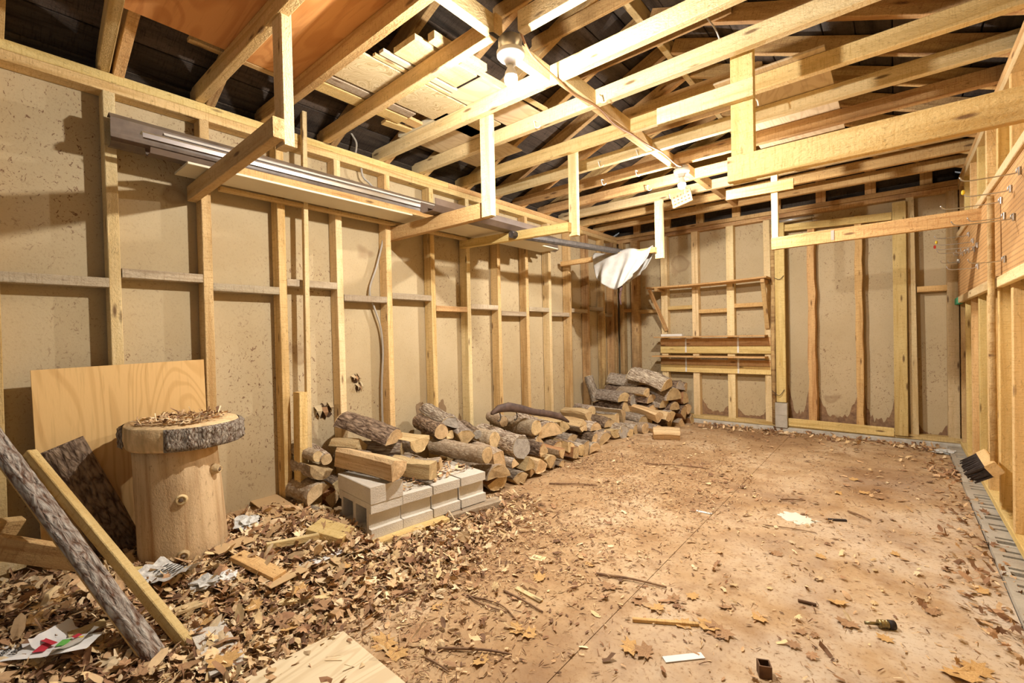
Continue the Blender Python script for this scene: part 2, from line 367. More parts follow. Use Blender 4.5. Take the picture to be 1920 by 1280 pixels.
def smooth_pts(pts, n=6):
    pts = [Vector(p) for p in pts]; out = []
    for i in range(len(pts)-1):
        p0, p1, p2, p3 = pts[max(i-1, 0)], pts[i], pts[i+1], pts[min(i+2, len(pts)-1)]
        for k in range(n):
            t = k/n; out.append(0.5*((2*p1)+(p2-p0)*t+(2*p0-5*p1+4*p2-p3)*t*t+(3*p1-p0-3*p2+p3)*t**3))
    out.append(pts[-1]); return out
def lathe(name, prof, mat, parent=None, seg=20, mw=None, smooth=True):
    v = []; f = []
    for r, z in prof:
        for k in range(seg): g = 2*math.pi*k/seg; v.append((r*math.cos(g), r*math.sin(g), z))
    for i in range(len(prof)-1):
        for k in range(seg): f.append((i*seg+k, i*seg+(k+1) % seg, (i+1)*seg+(k+1) % seg, (i+1)*seg+k))
    f.append(tuple(range(seg-1, -1, -1))); f.append(tuple(range((len(prof)-1)*seg, len(prof)*seg)))
    return obj(name, mesh(name, v, f, smooth), mat, parent, mw)
def cell_solid(name, xs, ys, solid, z0, z1):
    """solid of the grid cells where solid(i, j), open where not (hollow blocks)"""
    idx = {}; v = []; f = []
    def vid(i, j, k):
        if (i, j, k) not in idx: idx[(i, j, k)] = len(v); v.append((xs[i], ys[j], (z0, z1)[k]))
        return idx[(i, j, k)]
    S = lambda i, j: 0 <= i < len(xs)-1 and 0 <= j < len(ys)-1 and solid(i, j)
    for i in range(len(xs)-1):
        for j in range(len(ys)-1):
            if not S(i, j): continue
            f.append((vid(i, j, 0), vid(i, j+1, 0), vid(i+1, j+1, 0), vid(i+1, j, 0)))
            f.append((vid(i, j, 1), vid(i+1, j, 1), vid(i+1, j+1, 1), vid(i, j+1, 1)))
            if not S(i-1, j): f.append((vid(i, j, 0), vid(i, j, 1), vid(i, j+1, 1), vid(i, j+1, 0)))
            if not S(i+1, j): f.append((vid(i+1, j, 0), vid(i+1, j+1, 0), vid(i+1, j+1, 1), vid(i+1, j, 1)))
            if not S(i, j-1): f.append((vid(i, j, 0), vid(i+1, j, 0), vid(i+1, j, 1), vid(i, j, 1)))
            if not S(i, j+1): f.append((vid(i, j+1, 0), vid(i, j+1, 1), vid(i+1, j+1, 1), vid(i+1, j+1, 0)))
    return mesh(name, v, f)
def R(a, ax='Z'): return Matrix.Rotation(math.radians(a), 4, ax)
def T(*p): return Matrix.Translation(Vector(p[0] if len(p) == 1 else p))
def sst(t): t = max(0.0, min(1.0, t)); return t*t*(3-2*t)
def ground(x, y):
    """leaf and soil drift in the near left corner"""
    return 0.10*sst((-1.95-x)/0.5)*sst((1.65-y)/0.5)

# ================================================================ the setting
XL, XR, YB, ZP = -3.0, 0.45, 5.915, 2.49      # stud faces left and right, back stud face, top of the plates
Y0 = -0.75
SD = 0.095                                     # stud depth
# ---- floor: four cast slabs with open joints over soil
floor = struct('floor', mesh('floor', [(-3.2, Y0, -0.05), (0.7, Y0, -0.05), (0.7, 6.15, -0.05), (-3.2, 6.15, -0.05)], [(0, 1, 2, 3)]), M['soil'])
def slab(x0, x1, y0, y1):
    nx = max(2, int((x1-x0)/0.06)); ny = max(2, int((y1-y0)/0.06)); v = []; f = []
    for j in range(ny+1):
        for i in range(nx+1):
            x = x0+(x1-x0)*i/nx; y = y0+(y1-y0)*j/ny
            z = ground(x, y) + 0.004*noise.noise(Vector((x*1.3, y*1.3, 0)))
            v.append((x, y, z))
    for j in range(ny):
        for i in range(nx): a = j*(nx+1)+i; f.append((a, a+1, a+nx+2, a+nx+1))
    edge = [i for i in range(nx+1)] + [(j+1)*(nx+1)-1 for j in range(1, ny+1)] + [ny*(nx+1)+i for i in range(nx-1, -1, -1)] + [j*(nx+1) for j in range(ny-1, 0, -1)]
    n = len(v); v += [(v[e][0], v[e][1], -0.045) for e in edge]
    for k in range(len(edge)): k2 = (k+1) % len(edge); f.append((edge[k], n+k, n+k2, edge[k2]))
    return obj('slab', mesh('slab', v, f, False), M['floor'], floor)
for a, b in ((-3.12, -0.8825), (-0.8795, 0.352)):
    for c, d in ((Y0, 3.14), (3.142, 5.99)): slab(a, b, c, d)

# ---- left wall
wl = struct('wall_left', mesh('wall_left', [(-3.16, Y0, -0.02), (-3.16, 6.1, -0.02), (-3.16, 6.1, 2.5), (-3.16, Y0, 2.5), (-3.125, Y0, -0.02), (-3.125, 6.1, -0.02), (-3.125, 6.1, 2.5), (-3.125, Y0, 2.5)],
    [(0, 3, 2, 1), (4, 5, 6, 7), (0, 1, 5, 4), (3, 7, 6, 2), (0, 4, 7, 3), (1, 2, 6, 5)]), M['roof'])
stud_px = [3, 233, 403, 541.5, 648, 738, 820, 885, 942, 994, 1036, 1073, 1107, 1136]
stud_y = [at((p, 640), 0, XL)[1] for p in stud_px]
stud_y = [stud_y[0]-0.81, stud_y[0]-0.405] + stud_y + [5.80, 5.905]
STUD = []
for i, y in enumerate(stud_y):
    mt = M['pine_stained'] if i >= len(stud_y)-4 else (M['pine'] if i % 3 else M['pine_pale'])
    lean = random.uniform(-0.008, 0.008)
    board('stud', (XL-SD/2, y-0.024, 0.09), (XL-SD/2, y-0.024+lean, 2.395), SD, 0.048, mt, wl, (1, 0, 0)); STUD.append(y)
# panels behind the studs, seams on the studs
seams = [Y0] + [stud_y[i]-0.024 for i in (3, 6, 9, 12, 15)] + [6.0]
for a, b in zip(seams[:-1], seams[1:]):
    board('sheathing_panel', ((XL-SD-0.012), (a+b)/2, 0.02), ((XL-SD-0.012), (a+b)/2, 2.42), b-a-0.004, 0.014, M['fibre'], wl, (0, 1, 0), 0.001)
# blocking, staggered: (stud index pair, pixel of its lower front edge)
bpx = [(100, 533), (310, 525), (470, 549), (600, 540), (690, 566), (775, 562), (850, 584), (910, 580), (965, 592), (1012, 584), (1052, 593), (1090, 586), (1122, 582)]
for k, q in enumerate(bpx):
    a, b = stud_y[2+k]+0.001, stud_y[3+k]-0.049; z = at(q, 0, XL+0.001)[2]
    bar('blocking', (XL-SD+0.004, a, z), (XL-0.001, b, z+0.047), M['pine_grey'] if k not in (6,) else M['pine_orange'], wl)
bar('blocking', (XL-SD+0.004, stud_y[15]+0.001, 1.37), (XL-0.001, 5.85-0.1, 1.415), M['pine_grey'], wl)
for (a, b) in ((Y0, 2.35), (2.353, 5.0), (5.003, 6.0)):
    bar('top_plate', (XL-SD, a, 2.395), (XL, b, 2.443), M['pine'], wl)
    bar('top_plate', (XL-SD, a+0.4 if a > 0 else a, 2.444), (XL, min(b+0.4, 6.0), 2.49), M['pine_yellow'] if a < 0 else M['pine_orange'], wl)
bar('sill_plate', (XL-SD, Y0, 0.045), (XL, 6.0, 0.09), M['pine'], wl)
bar('foundation_strip', (XL-SD-0.02, Y0, -0.03), (XL+0.02, 6.0, 0.044), M['found'], wl, 0.004)
# torn fibreboard: dark holes with curled paper flaps
def torn(px, w, h, sd):
    r = random.Random(sd); c = at(px, 0, XL-SD-0.0035); n = 26
    def blob(sc, dx, nm, mat, oy=0.0, oz=0.0):
        pts = [Vector((c.x+dx, c.y+oy+sc*w*(0.36+0.3*r.random())*math.cos(2*math.pi*k/n), c.z+oz+sc*h*(0.36+0.32*r.random())*math.sin(2*math.pi*k/n))) for k in range(n)]
        obj(nm, mesh(nm, [c+Vector((dx, oy, oz))]+pts, [(0, 1+k, 1+(k+1) % n) for k in range(n)]), mat, wl)
    blob(0.9, 0.0, 'tear', M['soil'], 0, -0.1*h)
    for k in range(3):
        b = c+Vector((0.003, w*(-0.35+0.35*k), h*(0.30-0.2*(k == 1)))); L = h*(0.35+0.4*r.random()); q = w*(0.14+0.08*r.random())
        vs_ = [b+Vector((0.002, -q, 0.01*k)), b+Vector((0.002, q, 0.008)), b+Vector((0.03, q*0.7, -L*0.45)), b+Vector((0.036, -q*0.8, -L*0.4)), b+Vector((0.02, q*0.2, -L))]
        obj('torn_flap', mesh('torn_flap', vs_, [(0, 1, 2, 3), (3, 2, 4)]), M['fibre'] if k != 1 else M['leaf_red'], wl)
torn((607, 768), 0.13, 0.11, 1); torn((666, 708), 0.07, 0.06, 2); torn((672, 724), 0.05, 0.07, 3)

def stain(px, w, h, sd, mat):
    r = random.Random(sd); c_ = at(px, 0, XL-SD-0.0040); n = 30; P_ = [(c_.x, c_.y, c_.z)]
    for k in range(n):
        g = 2*math.pi*k/n; q = 0.40+0.16*noise.noise(Vector((math.cos(g)*1.6, math.sin(g)*1.6, sd)))+0.05*r.random(); P_.append((c_.x, c_.y+w*q*math.cos(g), c_.z+h*q*math.sin(g)))
    obj('damp_stain', mesh('damp_stain', P_, [(0, 1+k, 1+(k+1) % n) for k in range(n)]), mat, wl)
M['damp'] = plain('damp_fibreboard', (0.30, 0.205, 0.115), 0.9, sc=16, dark=(0.22, 0.14, 0.075))
stain((828, 768), 0.11, 0.22, 4, M['damp']); stain((788, 775), 0.10, 0.30, 7, M['damp']); stain((862, 790), 0.05, 0.16, 9, M['damp'])

# ---- back wall
wb = struct('wall_back', mesh('wall_back', [(-3.16, 6.04, -0.02), (0.62, 6.04, -0.02), (0.62, 6.04, 2.5), (-1.275, 6.04, 3.42), (-3.16, 6.04, 2.5), (-3.16, 6.08, -0.02), (0.62, 6.08, -0.02), (0.62, 6.08, 2.5), (-1.275, 6.08, 3.42), (-3.16, 6.08, 2.5)],
    [(0, 1, 2, 3, 4), (9, 8, 7, 6, 5), (0, 5, 6, 1), (1, 6, 7, 2), (2, 7, 8, 3), (3, 8, 9, 4), (4, 9, 5, 0)]), M['roof'])
px_b = [(1162, 1170, 0.09), (1184, 1197, 0.09), (1240, 1252, 0.09), (1298, 1310, 0.09), (1363, 1377, 0.09), (1433, 1447, 0.09)]
bx = []
for a, b, z0 in px_b:
    x0, x1 = at((a, 600), 1, YB)[0], at((b, 600), 1, YB)[0]; bx.append((x0, x1))
    bar('stud', (x0, YB, z0), (x1, YB+SD, 2.395), M['pine_pale'] if a > 1200 else M['pine_stained'], wb)
# round pole beside the old doorway, posts and rough studs of the doorway, right-hand studs
tube('bark_pole', [(-1.065, YB-0.012, 0.07), (-1.072, YB-0.016, 0.9), (-1.062, YB-0.014, 1.7), (-1.07, YB-0.012, 2.39)], [0.026, 0.024, 0.027, 0.024], M['pine_stained'], wb, 10)
dp0 = (at((1451, 600), 1, YB-0.05)[0]+0.015, at((1472, 600), 1, YB-0.05)[0])
bar('door_post', (dp0[0], YB-0.05, 0.325), (dp0[1], YB-0.002, 2.33), M['pine_yellow'], wb)
def rough_stud(xc, wd, z0, z1, sd):
    r = random.Random(sd); v = []; f = []; n = 14
    for k in range(n+1):
        z = z0+(z1-z0)*k/n; a, b = xc-wd/2-r.uniform(0, 0.012), xc+wd/2+r.uniform(-0.006, 0.01)
        v += [(a, YB-0.002, z), (b, YB-0.002, z), (b+0.006, YB+SD-0.004, z), (a-0.004, YB+SD-0.004, z)]
    for k in range(n):
        for i in range(4): f.append((4*k+i, 4*k+(i+1) % 4, 4*k+4+(i+1) % 4, 4*k+4+i))
    f += [(3, 2, 1, 0), (4*n, 4*n+1, 4*n+2, 4*n+3)]
    o = obj('stud', mesh('rough_stud', [(z, x-xc, y-YB) for x, y, z in v], f), M['pine_orange'], wb, Matrix(((0, 1, 0, xc), (0, 0, 1, YB), (1, 0, 0, 0), (0, 0, 0, 1))))
    return o
rough_stud(at((1522, 600), 1, YB)[0], 0.06, 0.13, 2.30, 5); rough_stud(at((1611, 600), 1, YB)[0], 0.05, 0.11, 2.30, 6)
rp = (at((1675, 600), 1, YB-0.05)[0], at((1701, 600), 1, YB-0.05)[0])
bar('door_post', (rp[0], YB-0.05, 0.075), (rp[1], YB-0.002, 2.36), M['pine_yellow'], wb)
board('stud', (0.135, YB+SD/2, 0.05), (0.115, YB+SD/2, 2.395), SD, 0.06, M['pine_pale'], wb, (0, 1, 0))
bar('stud', (0.372, YB, 0.05), (0.452, YB+SD, 2.395), M['pine_pale'], wb)
for i, (q) in enumerate([(1215, 584), (1275, 577), (1336, 583), (1405, 572)]):
    z = at(q, 1, YB)[2]
    bar('blocking', (bx[i+1][1], YB+0.002, z-0.02), (bx[i+2][0], YB+SD, z+0.028), M['pine_orange'] if i != 1 else M['pine_yellow'], wb)
bar('blocking', (bx[0][1], YB+0.002, 1.43), (bx[1][0], YB+SD, 1.475), M['pine_orange'], wb)
z = at((1750, 546), 1, YB)[2]; bar('blocking', (0.16, YB+0.002, z), (0.372, YB+SD, z+0.055), M['pine_orange'], wb)
for a, b in ((-3.09, -1.95), (-1.946, -0.70), (-0.696, 0.54)):
    board('sheathing_panel', ((a+b)/2, YB+SD+0.012, 0.02), ((a+b)/2, YB+SD+0.012, 2.44), b-a, 0.014, M['fibre'], wb, (1, 0, 0), 0.001)
for x0, x1, z in ((-0.95, -0.05, 0.075),):
    board('kick_board', (dp0[1]+0.004, YB-0.018, 0.105), (rp[0]-0.004, YB-0.018, 0.095), 0.085, 0.03, M['pine_yellow'], wb, (0, 0, 1))
    board('head_board', (dp0[1]+0.004, YB-0.018, 2.27), (rp[0]-0.004, YB-0.018, 2.235), 0.075, 0.03, M['pine_yellow'], wb, (0, 0, 1))
bar('top_plate', (-3.09, YB, 2.395), (0.54, YB+SD, 2.441), M['pine_stained'], wb)
bar('top_plate', (-3.09, YB-0.012, 2.444), (0.54, YB+SD-0.01, 2.49), M['pine_orange'], wb)
bar('sill_plate', (-3.0, YB-0.02, 0.045), (0.46, YB+SD, 0.09), M['pine'], wb)
bar('foundation_strip', (-3.0, YB-0.06, -0.03), (0.5, YB+SD, 0.043), M['foam'], wb, 0.006)
# gable studs and gable boards above the plate
for k in range(8):
    x = -2.75+0.42*k; zt = 2.50+(1.725-abs(x+1.275))*0.414
    bar('gable_stud', (x, YB+0.002, 2.492), (x+0.09, YB+0.05, zt+0.05), M['pine_orange'], wb)
k = 0
while 2.49+0.2*k < 3.3:
    z0 = 2.492+0.2*k; hw = 1.76-(0.2*k+0.02)/0.414
    bar('gable_board', (-1.275-hw, YB+0.055, z0), (-1.275+hw, YB+0.075, z0+0.197), M['roof'], wb); k += 1
# broken lower edge of the fibreboard: dark ragged patches along the bottom
def ragged(x0, x1, zb, sd, hh=0.10):
    r = random.Random(sd); n = 16; v = []; f = []
    for i in range(n+1):
        t = i/n; x = x0+(x1-x0)*t; edge = 1.0*abs(2*t-1)**3
        v += [(x, YB+SD+0.0035, zb), (x, YB+SD+0.0035, zb+1.7*hh*(0.25+0.35*r.random()+1.2*edge))]
    for i in range(n): f.append((2*i, 2*i+2, 2*i+3, 2*i+1))
    obj('ragged_edge', mesh('ragged_edge', v, f), M['twig'], wb)
ragged(bx[3][1], bx[4][0], 0.09, 11, 0.07); ragged(bx[4][1], bx[5][0], 0.09, 12, 0.04); ragged(dp0[1], -0.74, 0.10, 13, 0.16); ragged(-0.66, -0.32, 0.10, 14, 0.12); ragged(-0.25, rp[0], 0.10, 15, 0.11); ragged(0.16, 0.37, 0.06, 16, 0.05)

# ---- right wall
wr = struct('wall_right', mesh('wall_right', [(0.57, 0.6, -0.02), (0.57, 6.1, -0.02), (0.57, 6.1, 2.5), (0.57, 0.6, 2.5), (0.61, 0.6, -0.02), (0.61, 6.1, -0.02), (0.61, 6.1, 2.5), (0.61, 0.6, 2.5)],
    [(0, 1, 2, 3), (7, 6, 5, 4), (0, 4, 5, 1), (3, 2, 6, 7), (0, 3, 7, 4), (1, 5, 6, 2)]), M['roof'])
for a in (0.6, 1.82, 3.04, 4.26):
    board('sheathing_panel', (XR+SD+0.012, a+0.61, 0.02), (XR+SD+0.012, a+0.61, 2.42), 1.216, 0.014, M['pine_yellow'], wr, (0, 1, 0), 0.001)
board('sheathing_panel', (XR+SD+0.012, 5.75, 0.02), (XR+SD+0.012, 5.75, 2.42), 0.5, 0.014, M['pine_yellow'], wr, (0, 1, 0), 0.001)
for k, y in enumerate([1.0, 1.40, 1.80, 2.2, 2.62, 3.02, 3.40, 3.80, 4.22, 4.62, 5.03, 5.42, 5.80]):
    bar('stud', (XR+0.004, y, 0.075), (XR+SD, y+0.05, 2.395), M['pine_yellow'] if k % 2 else M['pine'], wr)
bar('top_plate', (XR, 0.6, 2.395), (XR+SD, 6.0, 2.441), M['pine_pale'], wr)
bar('top_plate', (XR, 0.6, 2.444), (XR+SD, 6.0, 2.49), M['pine_orange'], wr)
bar('sill_plate', (XR, 0.6, 0.03), (XR+SD+0.004, 6.0, 0.074), M['pine_yellow'], wr)
# hollow foundation blocks set flush along the floor, open cores half under the sill
fb = cell_solid('foundation_block', [0, 0.03, 0.105, 0.14, 0.22], [0, 0.03, 0.075, 0.10, 0.125, 0.15, 0.245, 0.27, 0.315, 0.34, 0.365, 0.395],
                lambda i, j: not (i == 1 and j in (1, 3, 6, 8) or i == 1 and j == 9 and False), -0.04, 0)
fb.materials.append(M['found'])
y = 0.9; k = 0
while y < 5.9:
    o = obj('foundation_block', fb, None, wr, T(0.357+random.uniform(-0.004, 0.004), y, 0.022+random.uniform(-0.004, 0.004))); y += 0.405
board('foundation_strip', (0.56, 0.6, -0.005), (0.56, 6.0, -0.005), 0.1, 0.03, M['soil'], wr, (1, 0, 0))

# ---- roof: joists, rafters, ridge, collar ties and dark boards
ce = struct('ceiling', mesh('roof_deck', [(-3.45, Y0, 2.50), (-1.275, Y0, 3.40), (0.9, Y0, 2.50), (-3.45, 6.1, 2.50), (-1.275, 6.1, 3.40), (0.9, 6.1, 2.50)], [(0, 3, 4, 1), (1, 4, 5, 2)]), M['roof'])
JY = [0.04, 0.45, 0.855, 1.245, 1.65, 2.09, 2.47, 2.96, 3.37, 3.78, 4.22, 4.64, 5.05, 5.46]
JY = [y-(0.045 if i > 2 else 0) for i, y in enumerate(JY)]; JT = 0.047; JD = 0.09; RX = -1.275; SL = 0.4142; ca = 1/math.sqrt(1+SL*SL)
jm = ['pine_orange', 'pine', 'pine', 'pine_orange', 'pine', 'pine_pale', 'pine_pale', 'pine', 'pine_pale', 'pine_orange', 'pine_orange', 'pine_pale', 'pine_orange', 'pine_orange']
for k, y in enumerate(JY):
    dz = JD
    if k == 1:      # the first joist runs slightly skew
        board('joist', (XL-0.09, y+0.024, 2.537), (-0.4, y-0.2, 2.537), JD, JT, M['pine'], ce, (0, 0, 1)); 
    elif k == 4:    # two lengths that miss each other at the middle
        board('joist', (XL-0.09, y+0.024, 2.537), (-1.36, y-0.03, 2.537), JD, JT, M[jm[k]], ce, (0, 0, 1))
        board('joist', (-1.28, y+0.03, 2.537), (XR+0.09, y+0.03, 2.537), JD, JT, M['pine_pale'], ce, (0, 0, 1))
    else:
        board('joist', (XL-0.09, y+0.024, 2.492+dz/2), (XR+0.09, y+0.024+random.uniform(-0.01, 0.01), 2.492+dz/2), dz, JT, M[jm[k]], ce, (0, 0, 1))
    yr = y+JT+0.027
    for s in (-1, 1):
        ex = XL-0.12 if s < 0 else XR+0.12; half = abs(ex-RX)-0.024
        a = Vector((ex, yr, 2.485+(0.0 if abs(ex) else 0)-(0.12)*SL)); b = Vector((RX+s*0.024, yr, 2.485+(half-0.12)*SL))
        nrm = Vector((s*SL*ca, 0, ca)); off = nrm*0.05
        board('rafter', a+off, b+off, 0.10, 0.045, M['pine_orange'] if k % 2 else M['pine_stained'] if k % 3 else M['pine'], ce, nrm)
    if k % 2 == 0 or k > 4:
        zc = 2.485+1.25*SL+0.05
        board('collar_tie', (RX-0.55, yr-0.046, zc), (RX+0.55, yr-0.046, zc), 0.09, 0.022, M['pine_orange'] if k % 4 else M['pine'], ce, (0, 0, 1))
board('ridge_board', (RX, Y0, 2.485+1.725*SL+0.05), (RX, 6.0, 2.485+1.725*SL+0.05), 0.13, 0.044, M['pine_pale'], ce, (0, 0, 1))
for s in (-1, 1):
    nrm = Vector((s*SL*ca, 0, ca)); sl = Vector((-s*ca, 0, SL*ca)); e = Vector((RX+s*1.92, 0, 2.485-(1.92-1.725)*SL)) + nrm*0.112
    d = 0.0
    while d < 2.04:
        wdt = random.uniform(0.165, 0.2); cut = random.uniform(1.6, 4.4)
        for y0, y1 in ((Y0, cut-0.002), (cut+0.002, 6.05)):
            p = e+sl*(d+wdt/2)+nrm*random.uniform(0, 0.004)
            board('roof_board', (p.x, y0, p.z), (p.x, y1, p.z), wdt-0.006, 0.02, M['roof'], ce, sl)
        d += wdt
# blocking down the middle, joist to joist
xb = [-1.36, -1.42, -1.43, -1.42, -1.46, -1.40, -1.41, -1.43, -1.42, -1.40, -1.38, -1.36, -1.35]
for k in range(1, len(JY)-1):
    a, b = JY[k]+JT+0.002, JY[k+1]-0.002
    if k == 1: a -= 0.0; 
    if k == 3: b -= 0.045
    if k == 4: a += 0.03
    bar('blocking', (xb[k], a, 2.495), (xb[k]+0.05, b, 2.58), M['pine_pale'] if k < 6 else M['pine'] if k < 8 else M['pine_orange'], ce)

# ================================================================ lights
def fixture(x, y, zb, mats, label, box=True):
    """porcelain lamp holder on a junction box, bare bulb hanging under it"""
    t = empty('bulb_fixture', (x, y, zb), label, 'light fixture', 'bare bulb fixtures')
    if box: lathe('junction_box', [(0.052, -0.005), (0.054, 0.0), (0.054, 0.055), (0.045, 0.06)], M['galv'], t, 8, T(x, y, zb))
    else: lathe('junction_box', [(0.05, 0.0), (0.052, 0.01), (0.052, 0.02)], M['galv'], t, 12, T(x, y, zb))
    lathe('socket', [(0.020, -0.062), (0.024, -0.060), (0.027, -0.04), (0.052, -0.034), (0.062, -0.022), (0.063, -0.006), (0.055, -0.004)], M['porcelain'], t, 24, T(x, y, zb))
    nk = lathe('bulb_neck', [(0.0298, -0.122), (0.029, -0.110), (0.025, -0.094), (0.018, -0.080), (0.014, -0.070), (0.014, -0.063)], M['porcelain'], t, 14, T(x, y, zb))
    lathe('bulb', [(0.004, -0.158), (0.016, -0.154), (0.025, -0.143), (0.0295, -0.131), (0.030, -0.1225)], M['bulb'], t, 14, T(x, y, zb))
    return t
b1 = at((957, 96), 1, 1.60); b2 = at((1278, 322), 1, 3.74)
fixture(b1.x, 1.60, b1.z, M, 'bare lit bulb in porcelain holder near the loft plywood')
fixture(b2.x, 3.74, b2.z+0.02, M, 'bare lit bulb in porcelain holder near the back wall', False)
# cables along the middle blocking
P = lambda l: smooth_pts(l, 5)
tag(tube('ceiling_cable', P([(b1.x+0.04, 1.62, 2.50), (-1.33, 1.78, 2.478), (-1.36, 2.05, 2.484), (-1.37, 2.2, 2.476), (-1.35, 2.45, 2.483), (-1.37, 2.7, 2.475), (-1.36, 2.97, 2.484), (-1.34, 3.15, 2.47), (-1.33, 3.4, 2.482), (-1.30, 3.6, 2.44), (b2.x+0.02, 3.72, b2.z+0.04)]), 0.006, M['copper']),
    'brown cable strung between the two bulbs under the joists', 'cable')
tag(tube('ceiling_cable', P([(b1.x-0.03, 1.58, b1.z+0.05), (b1.x-0.12, 1.50, 2.56), (b1.x-0.12, 1.48, 2.66), (b1.x-0.02, 1.52, 2.74), (b1.x+0.12, 1.60, 2.8), (-1.22, 1.62, 3.05)]), 0.008, M['black_cable']),
    'black cable rising into the rafters above the junction box', 'cable')
wpx = [(676, 300), (680, 330), (694, 345), (712, 372), (719, 420), (718, 450), (706, 500), (693, 545), (703, 580), (714, 615), (718, 660), (716, 720), (717, 780), (719, 815)]
tag(tube('wall_cable', P([at(q, 0, XL-0.05 if i > 3 else XL-0.02) for i, q in enumerate(wpx)]), 0.008, M['cable'], None, 8), 'grey cable running down the left wall beside a stud', 'cable')
tag(tube('wall_cable', P([(-3.02, 1.86, 2.49), (-2.97, 1.84, 2.55), (-2.98, 1.80, 2.62), (-2.93, 1.75, 2.66)]), 0.007, M['cable'], None, 8), 'short grey cable end poking up over the left plate', 'cable')
hk = [((1008, 290), 2.425), ((1130, 262), 2.425), ((1197, 320), 3.325), ((1126, 337), 3.325), ((1131, 362), 3.735), ((1195, 350), 3.735), ((1257, 385), 4.595), ((1216, 372), 4.175), ((1252, 390), 4.64), ((1085, 270), 2.47)]
for i, (q, y) in enumerate(hk[:8]):
    p = at(q, 1, y-0.004); p.z = min(max(p.z, 2.50), 2.56)
    tag(tube('screw_hook', smooth_pts([p+Vector((0, 0.02, 0.025)), p+Vector((0, -0.03, 0.02)), p+Vector((0.006, -0.034, -0.005)), p+Vector((0.012, -0.03, -0.028)), p+Vector((0.03, -0.022, -0.03)), p+Vector((0.042, -0.02, -0.018))], 4), 0.0035, M['white_metal'], None, 6),
        'small bent hook screwed into '+{2.425: 'the joist just past the second bracket', 3.325: 'the joist before the far bulb', 3.735: 'the joist beside the far bulb', 4.595: 'the second joist past the far bulb', 4.175: 'the joist behind the far bulb'}[y], 'hook', 'hooks on the joists')

# ================================================================ storage brackets on the left and right
def bracket(name, label, arm, post, mats=('pine', 'pine_pale'), grp='hanging lumber brackets'):
    (a0, a1, aw, at_), (p0, p1, pw, pt, pd) = arm, post
    t = empty(name, p1, label, 'rack bracket', grp)
    board('arm', a0, a1, aw, at_, M[mats[0]], t, (0, 0, 1)); board('hanger', p0, p1, pw, pt, M[mats[1]], t, pd); return t
bracket('storage_bracket', 'two by four bracket holding the brown channel near the leaning plywood', ((XL-0.06, 0.842, 1.975), (-1.93, 0.842, 2.005), 0.085, 0.046), ((-1.985, 0.89 , 2.575), (-1.985, 0.89, 1.95), 0.085, 0.045, (1, 0, 0)))
bracket('storage_bracket', 'orange two by four bracket with a dark knot under the siding stack', ((XL-0.04, 2.16, 1.945), (-1.96, 2.16, 1.94), 0.10, 0.045), ((-1.945, 2.118, 2.575), (-1.945, 2.118, 1.88), 0.088, 0.04, (1, 0, 0)), ('pine_orange', 'pine_pale'))
bracket('storage_bracket', 'slim two by four bracket carrying the ends of the siding', ((XL-0.04, 2.93, 1.975), (-1.87, 2.93, 1.94), 0.07, 0.045), ((-1.86, 2.982, 2.575), (-1.86, 2.982, 1.88), 0.07, 0.045, (1, 0, 0)), ('pine_yellow', 'pine_pale'))
bracket('storage_bracket', 'short bracket behind the draped canvas cloth', ((XL-0.04, 4.57, 1.975), (-1.88, 4.57, 1.985), 0.055, 0.045), ((-1.86, 4.62, 2.575), (-1.86, 4.62, 1.90), 0.085, 0.04, (1, 0, 0)), ('pine_orange', 'pine_pale'))
t = bracket('storage_bracket', 'heavy hanging plank and short hanger beside the pegboard wall', ((-0.64, 2.495, 1.94), (XR+0.09, 2.495, 1.935), 0.125, 0.045), ((-0.58, 2.542, 2.575), (-0.58, 2.542, 1.885), 0.105, 0.045, (1, 0, 0)), ('pine_yellow', 'pine_yellow'))
board('cross_board', (-1.0, 2.497, 2.325), (-0.52, 2.497, 2.32), 0.09, 0.042, M['pine_pale'], t, (0, 0, 1))
t = bracket('storage_bracket', 'long hanging board with a grey mark in front of the old doorway', ((-0.79, 4.36, 1.855), (XR+0.02, 4.36, 1.865), 0.10, 0.04), ((-0.77, 4.40, 2.575), (-0.77, 4.40, 1.81), 0.05, 0.036, (1, 0, 0)), ('pine_orange', 'pine_pale'))
board('paint_mark', (0.5*(-0.79+XR)-0.21, 4.338, 1.86), (0.5*(-0.79+XR)-0.19, 4.338, 1.86), 0.075, 0.002, M['cable'], t, (0, 0, 1))
sb0 = at((1362, 367), 1, 4.362); sb1 = at((1488, 344), 1, 4.362)
board('cross_board', sb0, sb1, 0.085, 0.03, M['pine_orange'], t, (0, 0, 1))
# perforated nailing plate hanging by the second bulb
def perforated(mw):
    xs = [0.0]; 
    for i in range(5): xs += [0.02+0.032*i, 0.034+0.032*i]
    xs += [0.18]; ys = [0.0]
    for i in range(3): ys += [0.02+0.035*i, 0.034+0.035*i]
    ys += [0.125]
    me = cell_solid('nail_plate', xs, ys, lambda i, j: not (i % 2 == 1 and j % 2 == 1), 0, 0.012); me.materials.append(M['pine_stained'])
    return tag(obj('perforated_plate', me, None, None, mw), 'pale perforated plate tacked under a joist beyond the second bulb', 'plate')
pp = at((1264, 388), 1, 4.18); pl_ = perforated(T(pp.x, 4.165, pp.z-0.02) @ R(-14, 'Y') @ R(78, 'X'))
tube('wire', [(pp.x+0.10, 4.17, pp.z+0.08), (pp.x+0.10, 4.19, 2.50)], 0.003, M['galv'], pl_, 6)

